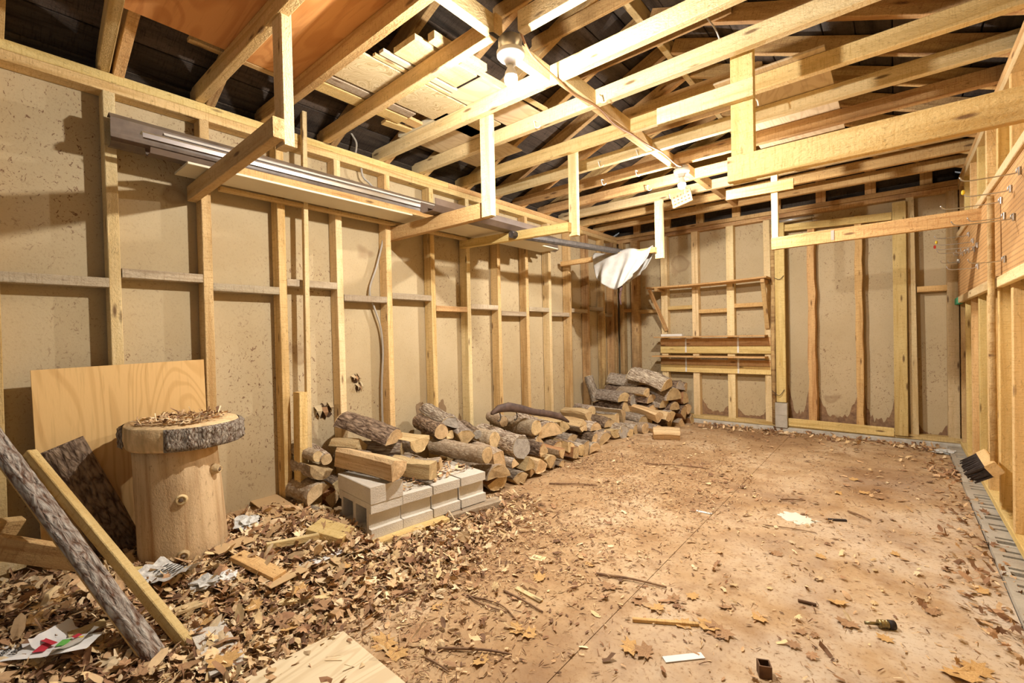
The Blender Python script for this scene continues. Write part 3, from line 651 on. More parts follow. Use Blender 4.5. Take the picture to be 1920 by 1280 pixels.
# stored siding and channels lying on the left brackets (they run along the wall)
def run(name, x, z, y0, y1, W, Th, mat, label, cat, wd=(1, 0, 0), bend=0.0):
    return tag(board(name, (x, y0, z), (x, y1, z), W, Th, mat, None, wd, 0.002, bend), label, cat)
def profile_run(name, prof, y0, y1, mat, label, cat, th=0.0025, dx=0.0, dz=0.0):
    """open bent-metal profile in (x, z) swept along the wall"""
    n = len(prof); v = []; f = []
    for y, ox, oz in ((y0, 0, 0), (y1, dx, dz)):
        for s in (0, 1):
            for i, (x, z) in enumerate(prof):
                a = Vector(prof[max(i-1, 0)]); b = Vector(prof[min(i+1, n-1)]); t_ = (b-a).normalized()
                v.append((x+ox - t_.y*th*s, y, z+oz + t_.x*th*s))
    for s in (0, 1):
        o = s*n
        for i in range(n-1):
            q = (o+i, o+i+1, 2*n+o+i+1, 2*n+o+i); f.append(q if s else q[::-1])
    for i in range(n-1):
        f.append((i, i+1, n+i+1, n+i)); f.append((2*n+i, 3*n+i, 3*n+i+1, 2*n+i+1))
    f.append((0, n, 3*n, 2*n)); f.append((n-1, 2*n+n-1, 3*n+n-1, 2*n-1))
    return tag(obj(name, mesh(name, v, f), mat), label, cat)
profile_run('brown_channel', [(-2.975, 2.255), (-2.93, 2.262), (-2.90, 2.235), (-2.905, 2.16), (-2.895, 2.12), (-2.935, 2.105), (-2.975, 2.11)], 0.47, 4.3, M['grey_metal'], 'long grey brown eaves channel lying on the wall brackets', 'channel', dz=-0.03)
profile_run('dark_channel', [(-2.89, 2.118), (-2.885, 2.085), (-2.86, 2.068), (-2.80, 2.07), (-2.785, 2.095)], 0.60, 4.1, M['brown_metal'], 'dark brown drip channel lying under the eaves channel', 'channel', dz=-0.02)
profile_run('white_trim', [(-2.79, 2.145), (-2.76, 2.15), (-2.735, 2.135), (-2.735, 2.115)], 0.56, 4.0, M['galv'], 'bright metal trim strip laid along the brackets', 'trim strip')
profile_run('white_trim', [(-2.84, 2.185), (-2.815, 2.19), (-2.80, 2.175)], 0.66, 3.4, M['white_metal'], 'narrow white trim strip on top of the bracket load', 'trim strip')
for i, (x, z, y0, y1) in enumerate([(-2.815, 2.033, 0.73, 4.0), (-2.60, 2.03, 2.3, 3.7)]):
    run('cream_siding', x, z, y0, y1, 0.23, 0.012, M['cream'], ['cream siding plank lying flat on the brackets against the wall', 'short cream siding plank on the outer side of the bracket load'][i], 'siding plank')
run('wood_strip', -2.76, 2.068, 0.92, 3.25, 0.05, 0.022, M['pine_orange'], 'thin orange wood strip lying beside the cream siding', 'wood strip', (0, 0, 1))
run('wood_strip', -2.965, 2.012, 0.95, 3.1, 0.05, 0.02, M['pine'], 'flat pine strip between the cream siding and the wall', 'wood strip')
profile_run('brown_gutter', [(-2.52, 2.075), (-2.53, 2.01), (-2.50, 1.995), (-2.40, 1.995), (-2.365, 2.03), (-2.37, 2.075)], 2.05, 3.38, M['brown_metal'], 'short purple brown gutter end sticking out past the brackets', 'gutter', 0.004)
p0 = Vector((-2.38, 2.85, 1.955)); p1 = Vector((-2.30, 4.72, 2.035))
tag(board('dark_pole', p0, p1, 0.055, 0.05, M['pipe'], None, (0, 0, 1), 0.015), 'dark square pole reaching from the brackets to the draped cloth', 'pole')

# draped canvas cloth over the bracket arm
def cloth():
    nu, nv = 44, 40; v = []; f = []; x0, x1 = -2.60, -1.915; top = 2.035; ya = 4.57
    for j in range(nv+1):
        t = -1+2*j/nv                       # -1 front hem, +1 back hem
        for i in range(nu+1):
            u = i/nu
            s = abs(t); drop = (0.36+0.10*math.sin(math.pi*u)**2-0.10*u*u-0.05*(1-u)**3)*s
            if t > 0: drop *= 0.85
            xx = x0+(x1-x0)*u; pinch = 0.30*s*s; xx += (0.5*(x0+x1)-0.04-xx)*pinch
            fold = 0.030*math.sin(u*15+1.2*s+0.5)*(0.25+s) + 0.018*math.sin(u*33+2*s*3)*s + 0.02*noise.noise(Vector((u*4, t*3, 1)))
            sag = 0.03*abs(math.sin(u*9.0))*(1-s)
            side = -1 if t < 0 else 1
            yy = ya + side*min(1, s*9)*0.035 + side*0.05*s + fold*(1 if t < 0 else 0.7) - (0.03*s if t < 0 else 0)
            zz = top - drop - max(0, s-0.0)*0.0 + 0.016*math.sin(u*12+1)*(1-s) - sag*0.3 - 0.03*max(0, s*9-1 if s*9 < 1 else 0)
            v.append((xx, yy, zz))
    for j in range(nv):
        for i in range(nu): a = j*(nu+1)+i; f.append((a, a+1, a+nu+2, a+nu+1))
    o = obj('draped_cloth', mesh('draped_cloth', v, f, True), M['cloth']); tag(o, 'dirty white canvas cloth draped over a rack arm', 'cloth')
    md = o.modifiers.new('thick', 'SOLIDIFY'); md.thickness = 0.004
    c = at((1164, 550), 1, 4.46)
    tube('strap', smooth_pts([c+Vector((-0.01, 0.03, 0.09)), c+Vector((0.0, 0.0, 0.03)), c+Vector((-0.012, 0.0, -0.04)), c+Vector((-0.006, 0.01, -0.12))], 4), [0.016]*4+[0.013]*4+[0.010]*4+[0.008], M['strap'], o)
cloth()

# ================================================================ sheets and boards in the loft, lying on the joists
def loft(name, x0, x1, y0, y1, th, mat, label, cat, z=2.584, rz=0.0):
    x0, x1, y0, y1 = (0.956*q for q in (x0, x1, y0, y1)); z = min(z, 2.586)
    c = Vector(((x0+x1)/2, (y0+y1)/2, z+th/2)); L, W = max(x1-x0, y1-y0), min(x1-x0, y1-y0)
    d = Vector((1, 0, 0)) if x1-x0 >= y1-y0 else Vector((0, 1, 0)); d.rotate(Matrix.Rotation(math.radians(rz), 3, 'Z')); e = d*(L/2)
    return tag(board(name, c-e, c+e, W, th, mat, None, Vector((0, 0, 1)).cross(d), 0.001), label, cat)
loft('loft_plywood', -2.66, -1.45, 0.30, 0.90, 0.012, M['ply_orange'], 'orange plywood sheet on the joists beside the nearest roof boards', 'plywood')
loft('loft_plywood', -2.68, -1.46, 0.905, 1.325, 0.012, M['ply_orange'], 'orange plywood sheet on the joists next to the stored boards', 'plywood', rz=0.4)
loft('loft_strip', -2.73, -2.69, 0.75, 1.36, 0.018, M['pine'], 'narrow pine strip along the edge of the loft plywood', 'wood strip')
loft('loft_board', -2.69, -2.58, 1.36, 2.0, 0.018, M['pine_yellow'], 'smooth yellow board lying across the joists', 'board', 2.636)
loft('loft_board', -2.56, -2.49, 1.33, 2.0, 0.018, M['pine_grey'], 'grey weathered board lying across the joists', 'board', 2.636)
loft('loft_strand_board', -2.46, -2.16, 1.30, 2.5, 0.012, M['osb'], 'strand board offcut lying on the joists between stored trims', 'strand board')
loft('loft_trim', -2.145, -2.12, 1.44, 2.0, 0.014, M['pine_pale'], 'thin pale moulding beside the strand board', 'moulding')
loft('loft_trim', -2.10, -2.06, 1.45, 2.0, 0.016, M['cream'], 'wider cream moulding in the loft', 'moulding')
loft('loft_shelf_board', -2.04, -1.86, 1.50, 1.95, 0.03, M['pine_pale'], 'thick pale shelf board across two joists', 'board')
loft('loft_trim', -1.83, -1.78, 1.56, 1.95, 0.04, M['pine_pale'], 'short moulded end beside the shelf board', 'moulding')
loft('loft_sheet', -2.14, -1.85, 1.98, 2.60, 0.01, M['ply_pale'], 'wood grain panel offcut on the joists near the first bulb', 'panel')
loft('loft_trim', -1.835, -1.80, 1.80, 2.55, 0.012, M['pine_pale'], 'long thin moulding beside the wood grain panel', 'moulding', rz=-3)
loft('loft_trim', -2.86, -2.32, 2.125, 2.16, 0.03, M['cream'], 'cream trim standing along a joist over the left plate', 'moulding')
loft('loft_board', -2.66, -2.58, 2.0, 2.45, 0.02, M['pine'], 'short pine board in the loft above the wall cable', 'board', rz=4)
loft('loft_board', -2.76, -2.69, 1.92, 2.4, 0.02, M['pine'], 'short pine offcut in the loft near the eaves', 'board', rz=-6)
loft('loft_sheet', -2.86, -2.34, 2.30, 2.97, 0.01, M['ply_pale'], 'smooth beige panel on the joists above the second bracket', 'panel')
loft('loft_plywood', -0.85, -0.28, 3.0, 4.3, 0.012, M['ply_pale'], 'pale plywood sheet on the far joists by the pegboard wall', 'plywood')

# ================================================================ back wall shelves
ts = empty('braced_shelf', (-1.77, YB, 1.70), 'plank shelf on diagonal wooden braces above the bracket shelves', 'shelf')
board('shelf_board', (-2.47, 5.79, 1.715), (-1.085, 5.79, 1.725), 0.26, 0.02, M['pine_orange'], ts, (0, 1, 0), bend=0.012)
for x, s in ((-2.34, -1), (-1.125, 1)):
    bar('bracket_rail', (x-0.02, 5.66, 1.665), (x+0.02, YB-0.001, 1.704), M['pine_orange'], ts)
    board('brace', (x-0.03*(s < 0)*1.0-0.06*(s < 0), 5.675, 1.69), (x+0.04*(s < 0), YB-0.02, 1.16), 0.045, 0.022, M['pine_orange'] if s < 0 else M['pine_stained'], ts, (1, 0, 0))
ls = empty('bracket_shelf', (-1.76, YB, 0.6), 'two narrow shelves on white metal brackets over wooden back boards', 'shelf')
for z0, z1 in ((0.625, 0.715), (0.718, 0.79), (0.865, 0.955), (0.958, 1.055)):
    bar('back_board', (-2.385, YB-0.02, z0), (-1.095, YB-0.002, z1), M['pine_orange'] if z0 in (0.718, 0.958) else M['pine_yellow'], ls)
for z in (0.83, 1.075):
    board('shelf_board', (-2.43 if z < 1 else -2.40, YB-0.115, z), (-1.12, YB-0.115, z), 0.185, 0.017, M['pine_orange'], ls, (0, 1, 0))
    for px in (1286, 1384):
        x = at((px, 650), 1, YB-0.02)[0]
        bb = bar('metal_bracket', (x-0.010, YB-0.026, z-0.20), (x+0.010, YB-0.021, z-0.01), M['white_metal'], ls, 0.001)
        bar('bracket_arm', (x-0.010, YB-0.17, z-0.016), (x+0.010, YB-0.022, z-0.0095), M['white_metal'], bb, 0.001)
tag(bar('white_box', (-2.33, 5.78, 1.084), (-2.06, 5.86, 1.115), M['white_metal']), 'flat white box lying on the upper bracket shelf', 'box')
# two bricks stacked under the doorway post
for k in range(2):
    tag(bar('brick', (dp0[0]-0.012, YB-0.075, 0.045+0.137*k), (dp0[1]+0.012, YB-0.003, 0.18+0.137*k), M['found']), ['grey brick standing on the sill under the doorway post', 'grey brick on top of another under the doorway post'][k], 'brick')
tag(tube('wire_loop', smooth_pts([(dp0[0], YB-0.055, 1.72), (dp0[0]+0.05, YB-0.07, 1.70), (dp0[0]+0.09, YB-0.06, 1.74)], 4), 0.003, M['black_cable']), 'bent wire on the doorway post high up', 'wire')
tag(tube('wire_loop', smooth_pts([(dp0[0]-0.04, YB-0.06, 0.45), (dp0[0]+0.03, YB-0.075, 0.40), (dp0[0]+0.08, YB-0.06, 0.47)], 4), 0.003, M['black_cable']), 'bent wire on the doorway post low down', 'wire')
tag(tube('conduit', [at((1445, 419), 1, YB-0.06), at((1525, 404), 1, YB-0.06)], 0.012, M['galv'], None, 10), 'short galvanised conduit over the old doorway', 'pipe')

# ================================================================ pegboard on the right wall
pg = empty('pegboard', (XR, 4.3, 1.35), 'brown pegboard panels with rails along the right wall', 'pegboard')
for a, b in ((2.4, 3.63), (3.635, 4.86), (4.865, 5.86)):
    board('panel', (XR-0.006, a, 1.66), (XR-0.006, b, 1.66), 0.55, 0.005, M['peg'], pg, (0, 0, 1), 0.0005)
board('rail', (XR-0.014, 2.4, 1.935), (XR-0.014, 5.86, 1.945), 0.05, 0.022, M['pine_pale'], pg, (0, 0, 1))
for a, b in ((2.4, 3.62), (3.63, 5.60)):
    board('rail', (XR-0.014, a, 1.375), (XR-0.014, b, 1.365), 0.055, 0.03, M['pine_pale'], pg, (0, 0, 1))
board('green_rail_end', (XR-0.014, 5.605, 1.362), (XR-0.014, 5.88, 1.36), 0.058, 0.034, M['green'], pg, (0, 0, 1))['label'] = 'green painted rail end'
hooks = [((1897, 352), 0.17, 'yellow'), ((1879, 374), 0.24, None), ((1903, 405), 0.22, None), ((1885, 403), 0.14, None), ((1818, 438), 0.20, None), ((1826, 450), 0.2, 'yellow'), ((1834, 458), 0.22, 'red'), ((1828, 466), 0.2, None),
         ((1835, 498), 0.16, None), ((1797, 489), 0.12, None), ((1886, 484), 0.14, None), ((1812, 470), 0.06, None), ((1806, 474), 0.06, None), ((1800, 488), 0.08, None), ((1914, 318), 0.2, None), ((1818, 468), 0.05, None)]
HT = {}
for i, (q, L, tip) in enumerate(hooks):
    p = at(q, 0, XR-0.01); p.y = min(max(p.y, 2.5), 5.75); p.z = min(max(p.z, 1.45), 1.9); kind = 'long' if L > 0.1 else 'short'
    lab = {('long', None): 'long straight steel hook on the pegboard', ('long', 'yellow'): 'steel pegboard hook with a yellow tip', ('long', 'red'): 'steel pegboard hook with a red tip', ('short', None): 'short curved steel hook on the pegboard'}[(kind, tip)]
    lab += (' beside the broom handle' if abs(p.y-3.6) < 0.2 else ' towards the back corner' if p.y > 4.4 else ' before the broom')+(' just under the top rail' if p.z > 1.8 else ' at mid height' if p.z > 1.6 else ' low on the panel')
    t = empty('pegboard_hook', p, lab, 'hook', 'pegboard hooks')
    up = 0.012
    tube('wire', smooth_pts([p+Vector((0.004, 0, 0.012)), p+Vector((-0.01, 0, 0.010)), p+Vector((-0.014, 0, -0.004)), p+Vector((-0.02, 0, -0.012)), p+Vector((-L*0.6, -0.004, -0.014)), p+Vector((-L*0.92, -0.006, -0.010)), p+Vector((-L, -0.006, up))], 3), 0.0028, M['galv'], t, 6)
    bar('clip', p+Vector((-0.008, -0.009, -0.022)), p+Vector((-0.001, 0.009, 0.014)), M['galv'], t, 0.002)
    if tip: lathe('tip', [(0.004, -0.012), (0.007, -0.006), (0.007, 0.006), (0.004, 0.012)], M[tip], t, 8, T(p+Vector((-L, -0.006, up))))

# push broom leaning on the right wall
bt = at((1868, 366), 1, 3.62); bh = at((1872, 862), 1, 3.58)
bt.x = bh.x = XR-0.046
br = empty('push_broom', bh, 'push broom with dark bristles hanging head down on the right wall', 'broom')
tube('handle', [bt, bh+(bt-bh)*0.5+Vector((-0.002, 0, 0)), bh+Vector((0, 0, -0.03))], [0.0145, 0.0155, 0.0155], M['pine'], br, 12)
hm_ = T(bh+Vector((-0.005, 0.13, -0.045))) @ R(90, 'Z') @ R(52, 'X')
hb = obj('head', box_mesh(0.36, 0.065, 0.055, 0.006, M['pine']), None, br, hm_)
def bristles():
    v = []; f = []; r = random.Random(3)
    for i in range(30):
        for j in range(5):
            x = -0.17+0.34*i/29+r.uniform(-.004, .004); y = -0.025+0.05*j/4; L = 0.085+r.uniform(-0.012, 0.012); d = r.uniform(-0.012, 0.012); e = r.uniform(-0.012, 0.012); w_ = 0.006; n = len(v)
            v += [(x-w_, y-w_, -0.02), (x+w_, y-w_, -0.02), (x+w_, y+w_, -0.02), (x-w_, y+w_, -0.02), (x-w_*.5+d, y-w_*.5+e, -0.027-L), (x+w_*.5+d, y-w_*.5+e, -0.027-L), (x+w_*.5+d, y+w_*.5+e, -0.027-L), (x-w_*.5+d, y+w_*.5+e, -0.027-L)]
            f += [(n, n+1, n+5, n+4), (n+1, n+2, n+6, n+5), (n+2, n+3, n+7, n+6), (n+3, n, n+4, n+7), (n+4, n+5, n+6, n+7)]
    return mesh('bristles', v, f)
obj('bristles', bristles(), M['bristle'], br, hm_)

# ================================================================ near left corner
G = ground
def gpt(px, dz=0.0):
    """pixel to the ground, following the drift"""
    z_ = 0.0
    for _ in range(12): p = at(px, 2, z_); z_ = G(p.x, p.y)
    return Vector((p.x, p.y, z_+dz))
# plywood sheet standing against the studs
a = at((62, 688), 0, -2.985); b = at((385, 678), 0, -2.985)
zt = (a.z+b.z)/2; L = b.y-a.y; H = zt-0.10
tag(obj('plywood_sheet', box_mesh(H, L, 0.012, 0.001, M['ply']), None, None, Matrix(((0, 0, 1, -2.983), (0, 1, 0, (a.y+b.y)/2), (1, 0, 0, 0.10+H/2), (0, 0, 0, 1))) @ R(-1.2, 'Z')),
    'yellow plywood sheet standing against the studs behind the stump', 'plywood')
# chopping stump and the slab on it
SX, SY, SZ = -2.70, 0.672, 0.085
def noisy_lathe(name, prof, seg, amp, sc, seed, ell=(1, 1), groove=0.0):
    v = []; f = []; n = len(prof)
    for r, z in prof:
        for k in range(seg):
            g = 2*math.pi*k/seg; d = Vector((math.cos(g), math.sin(g), 0))
            q = 1+amp*noise.noise(Vector((d.x*sc, d.y*sc, z*2+seed)))
            if groove: q += groove*noise.noise(Vector((d.x*14, d.y*14, z*9+seed)))
            v.append((d.x*r*q*ell[0], d.y*r*q*ell[1], z))
    for i in range(n-1):
        for k in range(seg): f.append((i*seg+k, i*seg+(k+1) % seg, (i+1)*seg+(k+1) % seg, (i+1)*seg+k))
    f.append(tuple(range(seg-1, -1, -1))); f.append(tuple(range((n-1)*seg, n*seg)))
    return mesh(name, v, f, True)
st = empty('chopping_stump', (SX, SY, SZ), 'peeled upright log stump with two branch knots', 'stump')
AX = Matrix(((0, 0, 1, 0), (1, 0, 0, 0), (0, 1, 0, 0), (0, 0, 0, 1)))     # puts a mesh's grain axis (X) upright
def upright(me): me.transform(AX); return me
SW = T(SX, SY, SZ) @ R(3, 'X') @ AX.inverted()
obj('trunk', upright(noisy_lathe('trunk', [(0.176, 0), (0.182, 0.02), (0.180, 0.12), (0.178, 0.24), (0.176, 0.36), (0.172, 0.48), (0.170, 0.56)], 40, 0.06, 1.6, 3)), M['stump'], st, SW)
def knot(px, r, nm='knot'):
    d = (at(px, 2, 5) - CAM) if False else (RIGHT*((px[0]-960)/F_PX)-UP*((px[1]-640)/F_PX)+FWD)
    dx, dy = d.x, d.y; A = dx*dx+dy*dy; B = 2*(dx*(CAM.x-SX)+dy*(CAM.y-SY)); C_ = (CAM.x-SX)**2+(CAM.y-SY)**2-0.178**2
    q = max(0.0, B*B-4*A*C_); t_ = (-B-math.sqrt(q))/(2*A); p = CAM+d*t_; nrm = Vector((p.x-SX, p.y-SY, 0)).normalized()
    mw = T(p-nrm*0.012) @ nrm.to_track_quat('Z', 'Y').to_matrix().to_4x4()
    k = lathe(nm, [(r*1.7, -0.012), (r*1.35, 0.012), (r*1.05, 0.026), (r*0.95, 0.03), (r*0.75, 0.024)], M['end'], st, 14, mw)
    lathe('knot_heart', [(r*0.55, 0.018), (r*0.5, 0.027), (r*0.3, 0.03)], M['bark_dark'], k, 10, mw)
knot((340, 936), 0.020); knot((344, 1041), 0.020); knot((407, 879), 0.016)
sl = empty('wood_slab', (SX, SY, SZ+0.56), 'thick round wood slab with rough bark edge lying on the stump', 'wood slab')
SLM = T(SX+0.01, SY, SZ+0.557) @ R(1.5, 'Y') @ R(-40, 'Z') @ AX.inverted()
obj('disc', upright(noisy_lathe('disc', [(0.217, 0.0), (0.228, 0.015), (0.234, 0.05), (0.231, 0.105), (0.226, 0.112)], 48, 0.05, 1.8, 9, (0.9, 1.04))), M['end'], sl, SLM)
def bark_ring(seg=110, r0=0.233, h0=0.004, h1=0.108, g0=0.10, g1=5.35):
    v = []; f = []; rows = 9
    for j in range(rows):
        z = h0+(h1-h0)*j/(rows-1)
        for k in range(seg+1):
            g = g0+(g1-g0)*k/seg; d = Vector((math.cos(g), math.sin(g), 0)); q = 1+0.05*noise.noise(Vector((d.x*1.8, d.y*1.8, z*2+9)))
            bk = 0.016+0.016*noise.noise(Vector((g*9, z*16, 2)))+0.010*noise.noise(Vector((g*24, z*40, 5)))
            if j in (0, rows-1) or k in (0, seg): bk = 0.001
            v.append((d.x*(r0*q+bk)*0.9, d.y*(r0*q+bk)*1.04, z))
    n = seg+1
    for j in range(rows-1):
        for k in range(seg): f.append((j*n+k, j*n+k+1, (j+1)*n+k+1, (j+1)*n+k))
    return mesh('bark', v, f, True)
obj('bark', upright(bark_ring()), M['bark_pine'], sl, SLM)

# waney slab leaning in the near corner, bark side up, and its neighbours
def bark_slab(name, p0, p1, W, Th, nrm, label, cat, core, bk, amp=0.012):
    t = board(name, p0, p1, W, Th*0.5, core, None, nrm.cross((Vector(p1)-Vector(p0)).normalized())); tag(t, label, cat)
    L = (Vector(p1)-Vector(p0)).length; nx = max(12, int(L/0.02)); ny = 14; v = []; f = []
    for i in range(nx+1):
        x = -L/2+L*i/nx
        for j in range(ny+1):
            u = -1+2*j/ny; h = Th*(1-u*u)**0.5*0.9
            h += amp*(noise.noise(Vector((x*9, u*3, 1)))+0.7*noise.noise(Vector((x*28, u*8, 4)))) if 0 < j < ny and 0 < i < nx else 0
            v.append((x, u*W/2*(1+0.05*noise.noise(Vector((x*6, u, 8)))), Th*0.2+max(h, 0.0)))
    for i in range(nx):
        for j in range(ny): a_ = i*(ny+1)+j; f.append((a_, a_+ny+1, a_+ny+2, a_+1))
    me = mesh('bark', v, f, True); o = obj('bark', me, bk, t, WM[t.name]); 
    # turn the bark to the side nrm points to
    if (WM[t.name].to_3x3() @ Vector((0, 0, 1))).dot(nrm) < 0: o.matrix_local = R(180, 'X'); WM[o.name] = WM[t.name] @ R(180, 'X')
    return t
e0 = gpt((296, 1246), 0.012); e1 = at((-10, 826), 0, -2.78); dirn = (e1-e0).normalized(); e2 = e1+dirn*0.22
bark_slab('bark_plank', e0, e2, 0.07, 0.032, Vector((0.6, 0.1, 0.75)).normalized(), 'waney plank with grey bark face leaning into the corner', 'plank', M['pine_orange'], M['bark_plate'], 0.009)
s0 = gpt((352, 1216), 0.015); s1 = at((60, 856), 0, -2.70)
tag(board('lumber_strip', s0, s1+(s1-s0)*0.02, 0.04, 0.036, M['pine_yellow'], None, Vector((0.5, 0.4, 0.6))), 'yellow sawn lumber strip leaning beside the waney plank', 'lumber strip')
tag(board('lumber_strip', gpt((230, 1090), 0.03), gpt((290, 1088), 0.035), 0.05, 0.035, M['pine_yellow'], None, (0, 0, 1)), 'short yellow lumber offcut lying under the leaning strip', 'lumber strip')
f0 = gpt((235, 1050), 0.03)+Vector((-0.06, 0, 0)); f1 = at((112, 835), 0, -2.93)
bark_slab('bark_slab', f0, f1, 0.17, 0.04, Vector((0.9, -0.1, 0.4)).normalized(), 'dark slab of thick bark leaning on the plywood behind the stump', 'bark slab', M['bark_dark'], M['bark_dark'], 0.012)
c0 = at((5, 1026), 0, -2.70); c1 = at((150, 1048), 0, -2.62)
tag(board('corner_board', c0+(c0-c1)*0.3, c1, 0.10, 0.03, M['pine_orange'], None, (0.25, 0, 1)), 'brown board lying low across the corner beside the plywood', 'board')
c0 = at((-30, 992), 0, -2.74); c1 = at((35, 985), 0, -2.80)
tag(board('corner_board', c0, c1, 0.07, 0.035, M['pine_stained'], None, (0.4, 0.2, 1)), 'dark short board end resting on the lower corner board', 'board')
# short post and tall stick by the log pile
pb = at((563, 962), 0, -2.93); pt_ = at((558, 735), 0, -2.93)
tag(board('short_post', (pb.x+0.02, pb.y, 0.02), (pt_.x+0.01, pt_.y+0.012, pt_.z), 0.052, 0.085, M['pine_yellow'], None, (0, 1, 0)), 'short stout post with a square top standing in front of the stack', 'post')
q0 = at((577, 730), 0, -2.955); q1 = at((570, 196), 0, -2.955)
tag(board('tall_stick', (q0.x, q0.y-0.008, 0.05), (q1.x, q1.y-0.005, q1.z), 0.03, 0.035, M['pine_pale'], None, (0, 1, 0)), 'tall thin stick reaching from the floor up past the left plate', 'stick')

# ================================================================ concrete blocks
hb_ = cell_solid('hollow_block', [0, 0.028, 0.052, 0.178, 0.212, 0.338, 0.362, 0.39], [0, 0.033, 0.052, 0.138, 0.157, 0.19],
                 lambda i, j: not ((i in (2, 4) and 1 <= j <= 3) or (i in (0, 6) and j == 2)), 0, 0.195)
hb_.materials.append(M['block'])
def block_m(corner, rz):   # corner: front-bottom-near corner of the end that faces the room
    return T(corner) @ R(rz, 'Z') @ Matrix(((1, 0, 0, -0.39), (0, 0, -1, 0.195), (0, 1, 0, 0), (0, 0, 0, 1)))
BZ = 0.045
c = at((697, 1012), 2, BZ); BA = Vector((c.x, c.y, BZ))
tag(obj('hollow_block', hb_, None, None, block_m(BA, -5)), 'hollow concrete block with open cores under the solid slab block', 'concrete block', 'concrete blocks by the firewood')
tag(obj('solid_block', box_mesh(0.40, 0.20, 0.093, 0.004, M['block']), None, None, T(BA) @ R(-5, 'Z') @ T(-0.197, 0.098, 0.1905+0.0465)), 'solid concrete slab block on top of a hollow block', 'concrete block', 'concrete blocks by the firewood')
c = at((757, 990), 2, BZ); d = at((913, 938), 2, BZ); ang = math.degrees(math.atan2(d.y-c.y, d.x-c.x))-90
for k in range(3):
    tag(obj('hollow_block', hb_, None, None, block_m(Vector((c.x, c.y, BZ+0.002*k))+(Vector((d.x, d.y, 0))-Vector((c.x, c.y, 0)))*(k/3.0), ang+(-0.6, 0.4, -0.3)[k])),
        ['dusty hollow block next to the slab-topped block', 'dusty hollow block between two others', 'dusty hollow block at the firewood end of the row'][k], 'concrete block', 'concrete blocks by the firewood')
tv = (Vector((d.x, d.y, 0))-Vector((c.x, c.y, 0))).normalized()
t0 = Vector((BA.x+0.005, BA.y-0.03, 0.022))
tag(board('bed_timber', t0, t0+tv*0.50, 0.09, 0.044, M['pine_yellow'], None, (1, 0, 0)), 'weathered timber under the slab-topped block', 'timber')
t1 = t0+tv*0.52
tag(board('bed_timber', t1+Vector((-0.03, 0, 0)), t1+tv*0.42+Vector((-0.0, 0, 0)), 0.09, 0.042, M['pine_grey'], None, (1, 0, 0)), 'grey timber sticking out under the dusty block row', 'timber')
tag(board('bed_timber', t0+Vector((-0.33, 0.03, 0)), t0+Vector((-0.33, 0.03, 0))+tv*0.90, 0.09, 0.042, M['pine_grey'], None, (1, 0, 0)), 'timber under the wall side of the blocks', 'timber')
y1 = gpt((588, 1000), 0.03); y2 = gpt((652, 1018), 0.03)
tag(board('wood_chunk', y1, y2, 0.15, 0.055, M['pine_yellow'], None, (-0.5, 0.8, 0)), 'mossy yellow timber offcut lying before the hollow block', 'timber')

# ================================================================ firewood
def section(kind, r, rnd):
    """outline points (y, z) and how many of the first ones carry bark"""
    if kind == 'round':
        n = 18; return [(r*math.cos(2*math.pi*k/n), r*math.sin(2*math.pi*k/n)) for k in range(n)], n
    ang = {'half': 3.05, 'wedge': 1.75, 'quarter': 1.35, 'block': 0.9}[kind]; n = 12
    arc = [(r*1.35*math.cos(-ang/2+ang*k/(n-1)), r*1.35*math.sin(-ang/2+ang*k/(n-1))) for k in range(n)]
    tip = {'half': [(0.02*r, 0.45*r), (0.08*r, -0.35*r)], 'wedge': [(-0.25*r, 0.25*r), (-0.35*r, -0.15*r)], 'quarter': [(-0.3*r, 0.1*r)], 'block': [(-0.35*r, 0.62*r), (-0.42*r, -0.58*r)]}[kind]
    pts = arc+tip; cx = sum(p[0] for p in pts)/len(pts); cy = sum(p[1] for p in pts)/len(pts)
    return [(x-cx, y-cy) for x, y in pts], n
LOGV = {}
